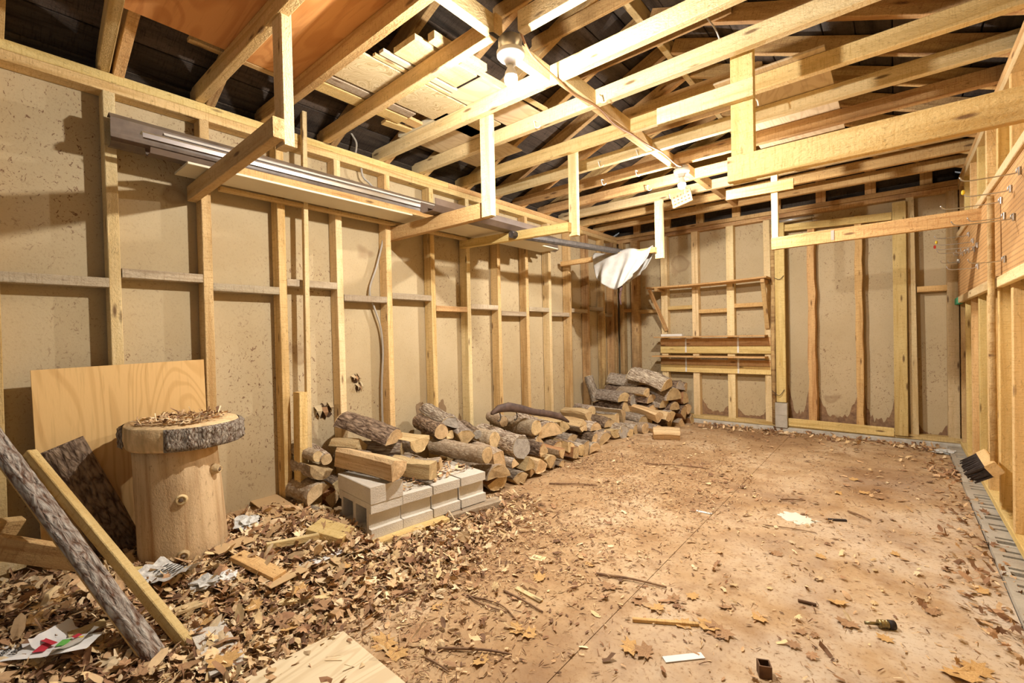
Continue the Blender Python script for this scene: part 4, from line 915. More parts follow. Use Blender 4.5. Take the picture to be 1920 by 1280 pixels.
def log_mesh(kind, r, L, v, wood_m, end_m, bark_m):
    key = (kind, round(r, 3), round(L, 2), v, wood_m.name, end_m.name, bark_m.name if bark_m else '')
    if key in LOGV: return LOGV[key]
    rnd = random.Random(sum(map(ord, kind))*31+round(r*1000)*7+round(L*100)*13+v); pts, nb = section(kind, r, rnd); n = len(pts); rings = 9
    bend = rnd.uniform(-0.018, 0.018); tw = rnd.uniform(-0.15, 0.15); V = []; Fc = []; mi = []
    sd = rnd.uniform(0, 50)
    def pos(i, k, off=0.0):
        t = i/(rings-1); x = L*t; y, z = pts[k]; s = 1+0.10*noise.noise(Vector((t*2+sd, k*0.35, 0)))+(0.08*noise.noise(Vector((t*5+sd, k*0.9, 3))) if k >= nb or kind == 'round' else 0)
        l = math.hypot(y, z) or 1; y, z = y*s+y/l*off, z*s+z/l*off; a_ = tw*t; y, z = y*math.cos(a_)-z*math.sin(a_), y*math.sin(a_)+z*math.cos(a_)
        return Vector((x+(0.012*noise.noise(Vector((k*0.8, sd, i*1.0))) if i in (0, rings-1) else 0), y+bend*4*t*(1-t), z+0.4*bend*math.sin(t*5)))
    for i in range(rings):
        for k in range(n): V.append(pos(i, k))
    for i in range(rings-1):
        for k in range(n): Fc.append((i*n+k, (i+1)*n+k, (i+1)*n+(k+1) % n, i*n+(k+1) % n)); mi.append(0)
    Fc.append(tuple(range(n))); mi.append(1); Fc.append(tuple(range(rings*n-1, (rings-1)*n-1, -1))); mi.append(1)
    core = mesh('log_core', V, Fc, False, mi); core.materials.append(wood_m); core.materials.append(end_m)
    bk = None
    if bark_m:
        fine = 30 if L > 0.3 else 18; cnt = nb*2 if kind == 'round' else nb*2-1; V = []; Fc = []; thick = 0.13*r
        for i in range(fine+1):
            ti = i/fine*(rings-1); i0 = min(int(ti), rings-2); ft = ti-i0
            for q in range(cnt):
                k0 = (q//2); k1 = (k0+1) % n; fk = 0.5 if q % 2 else 0.0
                e = 0.0015 if i in (0, fine) or (kind != 'round' and q in (0, cnt-1)) else thick*(0.7+0.8*noise.noise(Vector((i*0.16*L*20, q*1.1, sd)))+0.6*noise.noise(Vector((i*0.5, q*0.6, sd+9))))
                e = max(e, 0.0015); P_ = lambda ii, kk: pos(ii, kk, e)
                a_ = P_(i0, k0).lerp(P_(i0, k1), fk); b_ = P_(i0+1, k0).lerp(P_(i0+1, k1), fk); p = a_.lerp(b_, ft)
                p.x = min(max(p.x, 0.004), L-0.004); V.append(p)
        m_ = cnt if kind == 'round' else cnt-1
        for i in range(fine):
            for q in range(m_): Fc.append((i*cnt+q, (i+1)*cnt+q, (i+1)*cnt+(q+1) % cnt, i*cnt+(q+1) % cnt))
        bk = mesh('bark', V, Fc, True); bk.materials.append(bark_m)
    LOGV[key] = (core, bk); return LOGV[key]
KL = {'round': 'round', 'half': 'half', 'wedge': 'wedge', 'quarter': 'narrow', 'block': 'thick'}
BL = {'bark_furrow': 'pale furrowed bark', 'bark_grey': 'grey bark', 'bark_smooth': 'smooth tan bark', 'bark_dark': 'dark bark', 'bark_pine': 'scaly bark', None: 'no bark'}
SEG = []; DEFER = []; FIXED = ('lying across the solid slab block', 'on top of the concrete blocks', 'standing upright at the pile in the back corner', 'alone on the floor by the corner pile')
def seg_dist(a0, a1, b0, b1):
    return min((a0.lerp(a1, i/4)-b0.lerp(b1, j/4)).length for i in range(5) for j in range(5))
def log(p, r, L, kind='wedge', bk='bark_grey', yaw=0.0, pitch=0.0, roll=0.0, wd='split', en='end', where='in the row along the left wall', v=0, extra='', filler=False):
    """near end at p, running back towards the left wall (yaw degrees off the wall's normal)"""
    if DEFER is not None and where in (W3, W4, W5): r *= 1.2; yaw -= 11
    if DEFER is not None:
        d_ = Vector((-math.cos(math.radians(yaw)), -math.sin(math.radians(yaw)), 0)); p = Vector(p)
        if filler and any(seg_dist(p, p+d_*L, q['p'], q['p']+q['d']*q['L']) < (r+q['r'])*0.72 for q in DEFER): return None
        DEFER.append(dict(p=p, o=p.copy(), d=d_, r=r, L=L, kind=kind, bk=bk, yaw=yaw, pitch=pitch, roll=roll, wd=wd, en=en, where=where, v=v, extra=extra, fix=where in FIXED)); return None
    core, bm = log_mesh(kind, r, L, v, M[wd], M[en], M[bk] if bk else None)
    mw = T(p) @ R(180+yaw, 'Z') @ R(-pitch, 'Y') @ R(roll, 'X')
    ax0 = mw @ Vector((0, 0, 0)); ax1 = mw @ Vector((L, 0, 0))
    if filler and any(seg_dist(ax0, ax1, q0_, q1_) < (r+r_)*0.62 for q0_, q1_, r_ in SEG): return None
    SEG.append((ax0, ax1, r))
    lab = f"{KL[kind]} log with {'grey end, ' if en == 'end_grey' else 'reddish wood, ' if wd == 'split_red' else ''}{BL[bk]}{extra} {where}"
    o = tag(obj('firewood_log', core, None, None, mw), lab, 'log', 'firewood '+where)
    if bm: obj('bark', bm, None, o, mw)
    return o
def lpx(px, xf, *a, **k): return log(at(px, 0, xf), *a, **k)
W3 = W4 = W5 = None
W0 = 'in the small stack behind the short post'
lpx((596, 856), -2.76, 0.033, 0.30, 'round', 'bark_smooth', 5, 3, where=W0); lpx((612, 861), -2.74, 0.034, 0.30, 'round', 'bark_furrow', -8, 4, where=W0)
lpx((600, 888), -2.74, 0.058, 0.30, 'half', 'bark_grey', 0, 0, -70, where=W0); lpx((593, 922), -2.74, 0.06, 0.30, 'half', 'bark_smooth', 0, 0, 60, where=W0)
lpx((611, 958), -2.68, 0.05, 0.33, 'block', 'bark_grey', 6, 0, 20, where=W0); lpx((640, 905), -2.82, 0.06, 0.22, 'wedge', 'bark_dark', 0, 0, 100, where=W0)
lpx((585, 945), -2.86, 0.055, 0.2, 'half', 'bark_dark', 0, 0, 10, where=W0); lpx((628, 935), -2.82, 0.055, 0.2, 'wedge', 'bark_dark', 0, 0, 200, wd='split_red', where=W0)
for yy, zz, r_ in ((1.56, 0.07, .07), (1.72, 0.07, .07), (1.88, 0.07, .07), (1.62, 0.2, .065), (1.78, 0.2, .065), (1.94, 0.2, .065), (2.08, 0.07, .07), (2.10, .2, .06)):
    log(Vector((-2.66, yy, zz)), r_, 0.34, random.choice(['round', 'half', 'block']), random.choice(['bark_grey', 'bark_dark', 'bark_smooth']), random.uniform(-5, 5), 0, random.uniform(0, 360), where='behind the concrete blocks', v=int(yy*10) % 3, filler=True)
W1 = 'on top of the concrete blocks'
tz = BZ+0.19+0.095
e = at((750, 878), 2, tz+0.075); s_ = at((632, 850), 2, tz+0.09)
v_ = s_-e; log(e-Vector((0, 0, 0.02)), 0.068, min(v_.length, 0.50), 'wedge', 'bark_dark', math.degrees(math.atan2(v_.y, v_.x))-180, 2, -128, where='lying across the solid slab block')
e = at((812, 893), 2, BZ+0.19+0.05); s_ = at((752, 882), 2, BZ+0.19+0.05); v_ = s_-e
log(e, 0.06, 0.34, 'block', 'bark_dark', math.degrees(math.atan2(v_.y, v_.x))-180, 0, -90, where=W1)
e = at((826, 863), 2, 0.31); log(e, 0.045, 0.30, 'block', 'bark_furrow', 30, 0, 70, where=W1)
e = at((774, 866), 2, 0.31); log(e, 0.036, 0.2, 'round', 'bark_grey', 20, 0, 0, where=W1)
W2 = 'on the heap above the concrete blocks'
e = at((914, 853), 2, 0.31); s_ = at((812, 832), 2, 0.33); v_ = s_-e
log(e, 0.058, min(v_.length, 0.62), 'round', 'bark_smooth', math.degrees(math.atan2(v_.y, v_.x))-180, 0, 0, where=W2)
lpx((786, 838), -2.50, 0.075, 0.36, 'half', 'bark_grey', 12, 0, -90, where=W2); lpx((752, 845), -2.55, 0.05, 0.3, 'wedge', 'bark_furrow', 30, 0, 0, where=W2)
e = at((738, 843), 0, -2.56); s_ = at((668, 803), 0, -2.80); v_ = s_-e
log(e, 0.075, 0.42, 'half', 'bark_dark', 22, 14, 95, where=W2, v=2, extra=' in deep plates')
lpx((701, 847), -2.62, 0.042, 0.3, 'round', 'bark_grey', 10, 0, where=W2); lpx((676, 840), -2.72, 0.06, 0.22, 'block', None, 20, 0, 40, where=W2)
e = at((830, 811), 0, -2.58); log(e, 0.055, 0.40, 'round', 'bark_dark', -14, 4, 0, where=W2, v=3, extra=' and a bend')
e = at((846, 790), 0, -2.60); log(e, 0.058, 0.38, 'half', 'bark_furrow', -12, 10, 110, en='end_grey', where=W2)
lpx((875, 814), -2.52, 0.072, 0.42, 'wedge', 'bark_grey', -22, 10, 100, where=W2); lpx((896, 816), -2.50, 0.036, 0.3, 'round', 'bark_dark', -20, 6, 0, en='end_grey', where=W2)
lpx((841, 817), -2.60, 0.04, 0.25, 'wedge', None, -10, 0, 40, where=W2); lpx((850, 826), -2.58, 0.042, 0.25, 'block', 'bark_dark', -6, 0, 100, where=W2)
W3 = 'in the row along the left wall'
XF = -2.20
lpx((978, 850), XF-0.05, 0.072, 0.62, 'round', 'bark_furrow', -4, 0, 0, en='end_grey', where=W3)
lpx((1032, 815), XF-0.22, 0.085, 0.58, 'half', 'bark_furrow', -9, 0, 85, where=W3, v=1); lpx((1058, 801), XF-0.3, 0.06, 0.45, 'wedge', None, -4, 0, 120, where=W3)
lpx((945, 790), -2.70, 0.04, 0.24, 'round', 'bark_smooth', -5, 2, where=W3); lpx((1052, 828), XF-0.12, 0.048, 0.5, 'half', 'bark_dark', 0, 0, 80, wd='split_red', where=W3)
row = [((936, 873), .065, 'block', 'bark_smooth', 80), ((938, 899), .065, 'half', 'bark_smooth', 90), ((936, 926), .06, 'half', 'bark_dark', 250), ((978, 891), .062, 'wedge', 'bark_grey', 85), ((1015, 888), .06, 'wedge', 'bark_smooth', 250),
       ((1040, 889), .045, 'quarter', 'bark_grey', 200), ((1052, 881), .04, 'quarter', 'bark_smooth', 60), ((998, 860), .055, 'quarter', 'bark_smooth', 150), ((1016, 843), .05, 'wedge', 'bark_dark', 20), ((1035, 857), .058, 'wedge', None, 95),
       ((1052, 857), .048, 'quarter', 'bark_smooth', 330), ((1070, 843), .05, 'wedge', 'bark_dark', 130), ((1086, 842), .055, 'wedge', 'bark_furrow', 60), ((1079, 864), .052, 'block', 'bark_dark', 280), ((1097, 848), .058, 'half', 'bark_grey', 10),
       ((1115, 838), .055, 'half', 'bark_furrow', 80), ((960, 870), .04, 'quarter', 'bark_grey', 20), ((1000, 880), .035, 'quarter', 'bark_grey', 120)]
for i, (q, r_, kd, bk, rl) in enumerate(row):
    lpx(q, XF+0.02*math.sin(i*2.1), r_*0.93, 0.52, kd, bk, random.uniform(-4, 4), 0, rl, wd='split_red' if i in (2, 8, 13, 10) else 'split', en='end_grey' if i in (5,) else 'end', where=W3, v=i % 2)
# upper logs further along
W4 = 'in the row near the back corner'
far = [((1171, 829), -2.27, .066, .56, 'round', 'bark_furrow', 0, 0), ((1157, 835), -2.30, .06, .5, 'half', 'bark_smooth', 0, 270), ((1213, 807), -2.17, .056, .62, 'round', 'bark_smooth', -2, 0), ((1183, 826), -2.24, .05, .5, 'wedge', 'bark_smooth', 0, 60),
       ((1191, 821), -2.25, .045, .5, 'round', 'bark_grey', 0, 0), ((1132, 832), -2.30, .062, .6, 'half', 'bark_smooth', -2, 60), ((1106, 790), -2.52, .05, .4, 'wedge', 'bark_furrow', -4, 200), ((1092, 800), -2.50, .052, .42, 'half', 'bark_grey', -4, 100),
       ((1098, 795), -2.60, .055, .5, 'round', 'bark_grey', -6, 0), ((1157, 778), -2.42, .06, .35, 'block', 'bark_grey', 10, 90), ((1211, 789), -2.22, .055, .5, 'half', 'bark_grey', 0, 100), ((1234, 796), -2.06, .06, .5, 'wedge', 'bark_grey', 0, 90),
       ((1251, 786), -2.02, .055, .5, 'wedge', 'bark_dark', 0, 270), ((1120, 808), -2.42, .055, .5, 'half', 'bark_furrow', 0, 90), ((1145, 806), -2.40, .055, .5, 'half', 'bark_dark', -3, 90), ((1140, 818), -2.38, .05, .5, 'round', 'bark_furrow', 0, 0),
       ((1175, 812), -2.34, .05, .5, 'half', 'bark_furrow', 0, 100), ((1118, 822), -2.36, .055, .5, 'wedge', 'bark_dark', 0, 30), ((1075, 820), -2.36, .055, .5, 'wedge', 'bark_grey', 0, 80), ((1110, 778), -2.66, .05, .3, 'round', 'bark_grey', -12, 0)]
for i, (q, xf, r_, L_, kd, bk, yw, rl) in enumerate(far):
    lpx(q, xf, r_*0.95, L_, kd, bk, yw, 0, rl, en='end_grey' if i == 0 else 'end', where=W4, v=i % 2)
e = at((1237, 781), 0, -2.05); s_ = at((1176, 758), 0, -2.50); v_ = s_-e
log(e, 0.058, 0.50, 'wedge', None, -8, 6, 95, wd='split', where=W4, extra=' and fresh orange faces')
# filler logs low in the row that show between the others
k = 0; yy = 2.36
while yy < 5.0:
    for zz in (0.075, 0.20, 0.31) if yy < 3.6 else (0.07, 0.18):
        log(Vector((XF-0.12-0.05*random.random()-(0.1 if zz > .15 else 0), yy+(0.07 if zz > 0.1 else 0), zz)), 0.068, 0.52, ['round', 'half', 'wedge', 'block'][k % 4], ['bark_grey', 'bark_furrow', 'bark_smooth'][k % 3], random.uniform(-4, 4), 0, 40*k, where='low in the long row along the left wall', v=k % 2, filler=True); k += 1
    yy += 0.13
# tall pile in the back corner, logs parallel to the back wall
W5 = 'in the tall pile in the back corner'
cor = [((1275, 728), -2.0, .062, .45, 'half', 'bark_grey', 100), ((1284, 724), -1.99, .05, .45, 'wedge', 'bark_dark', 60), ((1263, 746), -2.02, .085, .52, 'half', 'bark_furrow', 90), ((1287, 744), -1.98, .07, .5, 'wedge', 'bark_dark', 140),
       ((1280, 768), -1.98, .07, .5, 'wedge', 'bark_dark', 70), ((1292, 760), -1.97, .06, .45, 'wedge', 'bark_dark', 100), ((1298, 781), -1.96, .06, .45, 'block', 'bark_grey', 60), ((1277, 787), -1.99, .055, .45, 'block', 'bark_smooth', 60), ((1260, 773), -2.02, .06, .5, 'wedge', 'bark_furrow', 90),
       ((1203, 724), -2.40, .075, .48, 'half', 'bark_furrow', 90), ((1197, 733), -2.42, .062, .48, 'half', 'bark_grey', 110), ((1172, 750), -2.46, .065, .46, 'half', 'bark_furrow', 90), ((1196, 750), -2.40, .06, .4, 'round', 'bark_grey', 0), ((1172, 764), -2.46, .062, .46, 'round', 'bark_grey', 0),
       ((1215, 732), -2.25, .05, .4, 'wedge', 'bark_smooth', 60), ((1265, 758), -2.02, .06, .5, 'half', 'bark_dark', 90), ((1245, 765), -2.1, .06, .45, 'half', 'bark_furrow', 90), ((1222, 752), -2.22, .06, .45, 'half', 'bark_dark', 90), ((1225, 768), -2.2, .06, .5, 'half', 'bark_grey', 90), ((1215, 782), -2.25, .06, .5, 'half', 'bark_grey', 90)]
for i, (q, xf, r_, L_, kd, bk, rl) in enumerate(cor):
    lpx(q, xf, r_*1.05, L_, kd, {'bark_furrow': 'bark_grey', 'bark_grey': 'bark_dark'}.get(bk, bk), random.uniform(-6, 6), 0, rl, wd='split_red' if i in (1, 3, 4, 5, 6) else 'split', en='end_grey' if i in (0, 12) else 'end', where=W5, v=i % 2)
e = at((1256, 728), 0, -2.03); log(e, 0.075, 0.48, 'half', 'bark_furrow', 4, 15, 80, where=W5, v=1, extra=' tilted')
for yy in (5.15, 5.32, 5.5, 5.68):
    for zz in (0.08, 0.22, 0.36):
        for xx in (-2.08, -2.60):
            if zz > 0.3 and xx > -2.2 and yy < 5.3: continue
            log(Vector((xx, yy+0.06*(zz > .1), zz)), 0.072, 0.46 if xx > -2.2 else 0.36, random.choice(['half', 'wedge', 'round']), random.choice(['bark_grey', 'bark_furrow', 'bark_dark']), random.uniform(-4, 4), 0, random.uniform(0, 360), where='inside the tall back corner pile', v=int(yy*7) % 2, filler=True)
up0 = at((1118, 758), 0, -2.86); o = log(Vector((up0.x, up0.y, 0.30)), 0.05, 0.33, 'round', 'bark_grey', 0, 72, 0, where='standing upright at the pile in the back corner')
e = gpt((1262, 822), 0.07); log(e+Vector((0.06, 0.03, 0.0)), 0.115, 0.27, 'wedge', None, 25, 0, 90, where='alone on the floor by the corner pile', wd='split')
# settle the logs: push apart those that sink into each other, keep them above the floor and inside the walls
QS = DEFER; DEFER = None
for it in range(60):
    for i, a_ in enumerate(QS):
        for b_ in QS[:i]:
            if a_['fix'] and b_['fix']: continue
            x0 = max(a_['p'].x-a_['L'], b_['p'].x-b_['L']); x1 = min(a_['p'].x, b_['p'].x)
            if x1 < x0: continue
            xm = (x0+x1)/2; best = None
            for xs in (x0, xm, x1):
                pa = a_['p']+a_['d']*((xs-a_['p'].x)/min(a_['d'].x, -0.5)); pb2 = b_['p']+b_['d']*((xs-b_['p'].x)/min(b_['d'].x, -0.5)); dv = Vector((0, pa.y-pb2.y, pa.z-pb2.z))
                if best is None or dv.length < best.length: best = dv
            need = (a_['r']+b_['r'])*0.84; l_ = best.length
            if l_ < need:
                n_ = best/l_ if l_ > 1e-4 else Vector((0, 0.3, 1)).normalized(); sh = n_*((need-l_)*0.45)
                if not a_['fix']: a_['p'] += sh*(1 if b_['fix'] else 0.5)
                if not b_['fix']: b_['p'] -= sh*(1 if a_['fix'] else 0.5)
    for a_ in QS:
        if a_['fix']: continue
        a_['p'] += (a_['o']-a_['p'])*0.02
        a_['p'].z = max(a_['p'].z, a_['r']*0.9)
        ye = a_['p'].y+max(0, a_['d'].y*a_['L'])
        if ye > 5.82: a_['p'].y -= ye-5.82
for a_ in QS:
    log(a_['p'], a_['r'], a_['L'], a_['kind'], a_['bk'], a_['yaw'], a_['pitch'], a_['roll'], a_['wd'], a_['en'], a_['where'], a_['v'], a_['extra'])

# dark curved scabbard-like piece lying on the logs
cp = [(922, 775), (935, 766), (955, 763), (975, 766), (1000, 772), (1030, 776), (1050, 781), (1065, 790)]; hw = [0.012, 0.03, 0.04, 0.036, 0.03, 0.032, 0.03, 0.01]
cx3 = [at(q, 0, -2.58+0.02*i) for i, q in enumerate(cp)]
V = []; Fc = []
for i, p in enumerate(cx3):
    for y_, z_ in ((-0.012, -1), (0.012, -1), (0.016, 0), (0.012, 1), (-0.012, 1), (-0.016, 0)): V.append((p.x+y_, p.y, p.z+hw[i]*z_))
for i in range(len(cx3)-1):
    for k in range(6): Fc.append((i*6+k, i*6+(k+1) % 6, i*6+6+(k+1) % 6, i*6+6+k))
Fc += [(5, 4, 3, 2, 1, 0), tuple(range(42, 48))]
sc = tag(obj('curved_slat', mesh('curved_slat', V, Fc, True), M['leather']), 'long dark curved slat with wire hooks lying on the logs', 'slat')
for i, q in enumerate(((937, 778), (968, 776))):
    p = at(q, 0, -2.56); tube('hook', smooth_pts([p+Vector((0, 0, 0.02)), p+Vector((0.01, 0, -0.02)), p+Vector((0.012, -0.02, -0.045)), p+Vector((0.01, -0.04, -0.04))], 4), 0.005, M['black_cable'], sc)
for q in ((952, 757), (1018, 770)):
    p = at(q, 0, -2.56); tube('loop', smooth_pts([p+Vector((0, -0.02, -0.02)), p+Vector((0, 0.0, 0.012)), p+Vector((0, 0.03, 0.0))], 4), 0.003, M['black_cable'], sc)

# ================================================================ litter
PAL = 1.15*np.array([(0.60, 0.43, 0.24), (0.48, 0.32, 0.17), (0.36, 0.21, 0.11), (0.68, 0.53, 0.33), (0.24, 0.13, 0.07), (0.50, 0.32, 0.17), (0.58, 0.42, 0.22), (0.17, 0.095, 0.055)])
def leaf_shape(kind, r_):
    if kind == 'maple': lob = [(0, 0.3), (25, .66), (48, .52), (70, .92), (88, .64), (112, 1.0), (140, .6), (163, .88), (180, .62)]; ang = [a for a, _ in lob]; full = lob+[(-a, q) for a, q in lob[-2:0:-1]]; return [(q*math.sin(math.radians(a)), -q*math.cos(math.radians(a))) for a, q in full]
    if kind == 'oval': return [(0.42*math.sin(2*math.pi*k/7), math.cos(2*math.pi*k/7)) for k in range(7)]
    if kind == 'shard': return [(-.3, -1), (.35, -.7), (.22, .2), (.4, .9), (-.15, 1), (-.38, .1)]
    return [(-.1, -1), (.1, -1), (.12, 1), (-.08, 1)]
def litter(name, pts, kinds, sizes, lift, tilt, label, cat, kind='stuff', pal=PAL, curl=0.5):
    V = []; Fc = []; C = []; n = 0
    for (x, y, z_) in pts:
        kd = random.choice(kinds); s = random.uniform(*sizes)*(1.0 if kd != 'sliver' else 1.3); sh = leaf_shape(kd, None); col = pal[random.randrange(len(pal))]*random.uniform(0.75, 1.25)
        rot = Matrix.Rotation(random.uniform(0, 6.28), 3, 'Z') @ Matrix.Rotation(random.gauss(0, tilt), 3, 'X') @ Matrix.Rotation(random.gauss(0, tilt), 3, 'Y'); cu = random.uniform(-curl, curl)*s; zz = z_+random.random()**2*lift+0.003
        c0 = n; V.append((x, y, zz+0.15*cu)); n += 1
        low = 0
        ring = []
        for (a_, b_) in sh:
            q = rot @ Vector((a_*s, b_*s, cu*(a_*a_*1.6+b_*b_*0.5)+random.gauss(0, 0.04)*s)); ring.append(q); low = min(low, q.z)
        for q in ring: V.append((x+q.x, y+q.y, max(zz+q.z-low*0.7, z_+0.002))); n += 1
        m_ = len(ring)
        V[c0] = (x, y, zz-low*0.7+0.1*abs(cu))
        for k in range(m_): Fc.append((c0, c0+1+k, c0+1+(k+1) % m_))
        C += [tuple(np.clip(col, 0, 1))+(1.0,)]*(m_+1)
    me = mesh(name, V, Fc); ca_ = me.color_attributes.new('Col', 'FLOAT_COLOR', 'POINT'); ca_.data.foreach_set('color', np.array(C, dtype=np.float32).ravel())
    o = obj(name, me, M['litter']); tag(o, label, cat, None, kind); return o
def sample(n, fn, box):
    out = []
    while len(out) < n:
        x, y = random.uniform(box[0], box[1]), random.uniform(box[2], box[3])
        if random.random() < fn(x, y): out.append((x, y, G(x, y)))
    return out
def clear(x, y):       # not under the stump, the blocks or the log row
    if (x-SX)**2+(y-SY)**2 < 0.17**2: return 0
    if x < -2.12 and 1.40 < y < 2.25 and x > -2.95: return 0
    if x < -2.2 and y > 2.2: return 0
    return 1
dens = lambda x, y: clear(x, y)*(0.03+1.0*sst((-1.52-x+0.12*noise.noise(Vector((x*3, y*3, 0))))/0.42))
litter('leaf_litter', sample(13000, lambda x, y: dens(x, y)*(1-sst((y-1.4)/0.9)*0.8), (-2.95, -1.1, 0.02, 2.5)), ['maple', 'oval', 'shard', 'shard', 'sliver', 'shard'], (0.008, 0.030), 0.03, 0.42, 'deep drift of dry leaves in the near left corner', 'leaves')
litter('drift_leaves', sample(1500, lambda x, y: clear(x, y)*sst((-1.60-x)/0.3)*(1-sst((y-1.3)/0.6)), (-2.9, -1.4, 0.02, 2.0)), ['maple', 'oval', 'shard', 'oval'], (0.018, 0.046), 0.04, 0.42, 'larger curled leaves on top of the corner drift', 'leaves', pal=PAL[[0, 3, 6, 5, 1, 2, 4]])
litter('wood_chips', sample(14000, lambda x, y: clear(x, y)*(0.10+0.9*sst((-0.9-x)/1.0+0.35)*sst((5.3-y)/2.0)*max(0.15, 0.5+0.9*noise.noise(Vector((x*1.7, y*1.7, 3))))), (-2.2, 0.33, 0.8, 5.82)), ['shard', 'sliver', 'oval', 'sliver'], (0.004, 0.013), 0.004, 0.25, 'scattered bark chips and splinters over the floor', 'wood chips', pal=PAL[[1, 2, 4, 5, 7, 0]])
litter('floor_leaves', sample(620, lambda x, y: clear(x, y)*(0.15+0.8*max(0.0, noise.noise(Vector((x*1.3, y*1.3, 7)))+0.15)), (-2.2, 0.34, 1.0, 5.8)), ['maple', 'shard', 'oval'], (0.010, 0.028), 0.006, 0.3, 'small broken leaf pieces over the concrete floor', 'leaves')
litter('edge_leaves', sample(330, lambda x, y: sst((x-0.12)/0.15)*max(0.05, 0.3+noise.noise(Vector((0, y*2.2, 3)))), (0.1, 0.415, 1.3, 5.6)), ['shard', 'oval', 'maple'], (0.012, 0.03), 0.02, 0.5, 'reddish leaves blown against the foundation blocks', 'leaves', pal=PAL[[1, 2, 4, 5]])
litter('back_leaves', sample(260, lambda x, y: 1, (-1.8, 0.3, 5.55, 5.86)), ['shard', 'oval', 'maple'], (0.015, 0.035), 0.02, 0.6, 'leaves blown along the foot of the back wall', 'leaves')
lt = [(SX+0.02+0.18*math.sqrt(random.random())*math.cos(g), SY+0.18*math.sqrt(random.random())*math.sin(g), SZ+0.672) for g in np.linspace(0, 6.28*9, 340)]
litter('slab_leaves', lt, ['shard', 'oval', 'sliver'], (0.008, 0.026), 0.012, 0.4, 'leaf crumbs lying on the round wood slab', 'leaves')
bt_ = [(BA.x-0.02-0.36*random.random(), c.y+random.random()*0.6, BZ+0.195) for _ in range(330)]
litter('block_chips', [p for p in bt_], ['shard', 'sliver', 'oval'], (0.008, 0.03), 0.015, 0.3, 'bark chips lying on the dusty block row', 'wood chips')

# ---- single maple leaves one can pick out
lsh = leaf_shape('maple', None)
def maple_mesh(sd):
    r = random.Random(sd); V = [(0, -0.1, 0.02)]; Fc = []
    for a_, b_ in lsh: V.append((a_*r.uniform(.85, 1.1), b_*r.uniform(.85, 1.1), 0.02+0.16*(a_*a_)*r.uniform(0.3, 1.6)+0.12*b_*b_*r.random()))
    m_ = len(lsh)
    for k in range(m_): Fc.append((0, 1+k, 1+(k+1) % m_))
    n = len(V); V += [(-.02, .3, 0.03), (.02, .3, 0.03), (.05, 1.5, 0.05), (.02, 1.5, 0.05)]; Fc.append((n, n+1, n+2, n+3))
    return mesh('maple_leaf', V, Fc)
LM = [maple_mesh(i) for i in range(6)]
for i, me in enumerate(LM): me.materials.append(M['leaf'] if i % 3 else M['leaf_red'])
lf = [(785, 1195, .075), (722, 1205, .07), (745, 1225, .055), (1350, 1185, .07), (1330, 1175, .06), (1180, 1215, .06), (1210, 1225, .055), (970, 1180, .05), (1010, 1085, .05), (700, 1150, .055), (645, 1075, .05), (560, 1120, .06), (600, 1150, .055), (480, 1150, .06), (545, 1190, .055), (1142, 1100, .055), (1105, 1060, .04), (1230, 1140, .05),
      (1200, 1130, .05), (1568, 1130, .05), (1425, 1160, .045), (1360, 1140, .035), (1800, 1265, .08), (1830, 1255, .06), (1590, 1170, .055), (1660, 1200, .035), (1280, 1170, .05), (1265, 1125, .045), (120, 1130, .08), (90, 1150, .07), (190, 1120, .06), (60, 1180, .07), (420, 1255, .07), (350, 1265, .06), (385, 1180, .05), (1540, 1045, .04), (1455, 1040, .04), (1680, 1040, .035),
      (1840, 1110, .04), (1750, 1150, .04), (1600, 900, .05), (1620, 925, .05), (1650, 935, .045), (1570, 925, .045), (1300, 1120, .04), (1500, 1185, .03), (900, 1240, .045), (820, 1140, .04), (660, 1120, .05), (990, 1190, .045)]
MARKS = {'square steel tube': (1424, 1270), 'brass fitting': (1655, 1176), 'threaded rod': (1513, 1132), 'white spill': (1493, 971), 'torn paper strip': (1282, 1234), 'small paper tag': (1320, 961), 'floor plywood corner': (655, 1200), 'green bottle cap': (718, 1076),
         'bark flake': (485, 1080), 'newspaper': (318, 1098), 'printed flyer': (70, 1245), 'orange splint': (1248, 1170), 'cement board offcut': (405, 1222), 'pale kindling stick': (572, 1137), 'forked twig': (920, 1140), 'long dark twig': (1184, 1091), 'black strip': (1570, 976), 'foundation blocks': (1880, 1130), 'pale splint': (990, 1117), 'leaning plank foot': (300, 1240)}
MARKP = {k: gpt(v_) for k, v_ in MARKS.items()}
def lab_spot(p): return 'near the '+min(MARKP, key=lambda k: (MARKP[k]-p).length)
for i, (a_, b_, s) in enumerate(lf):
    p = gpt((a_, b_), 0.004+(0.03 if a_ < 650 else 0)); k = i % 6
    o = tag(obj('maple_leaf', LM[k], None, None, T(p) @ R(random.uniform(0, 360)) @ R(random.uniform(-12, 12), 'X') @ Matrix.Scale(s*0.9, 4)), ('big ' if s > 0.062 else 'small ' if s < 0.046 else '')+('dry tan' if k % 3 else 'brown')+' maple leaf lying '+lab_spot(p), 'leaf', 'fallen maple leaves')

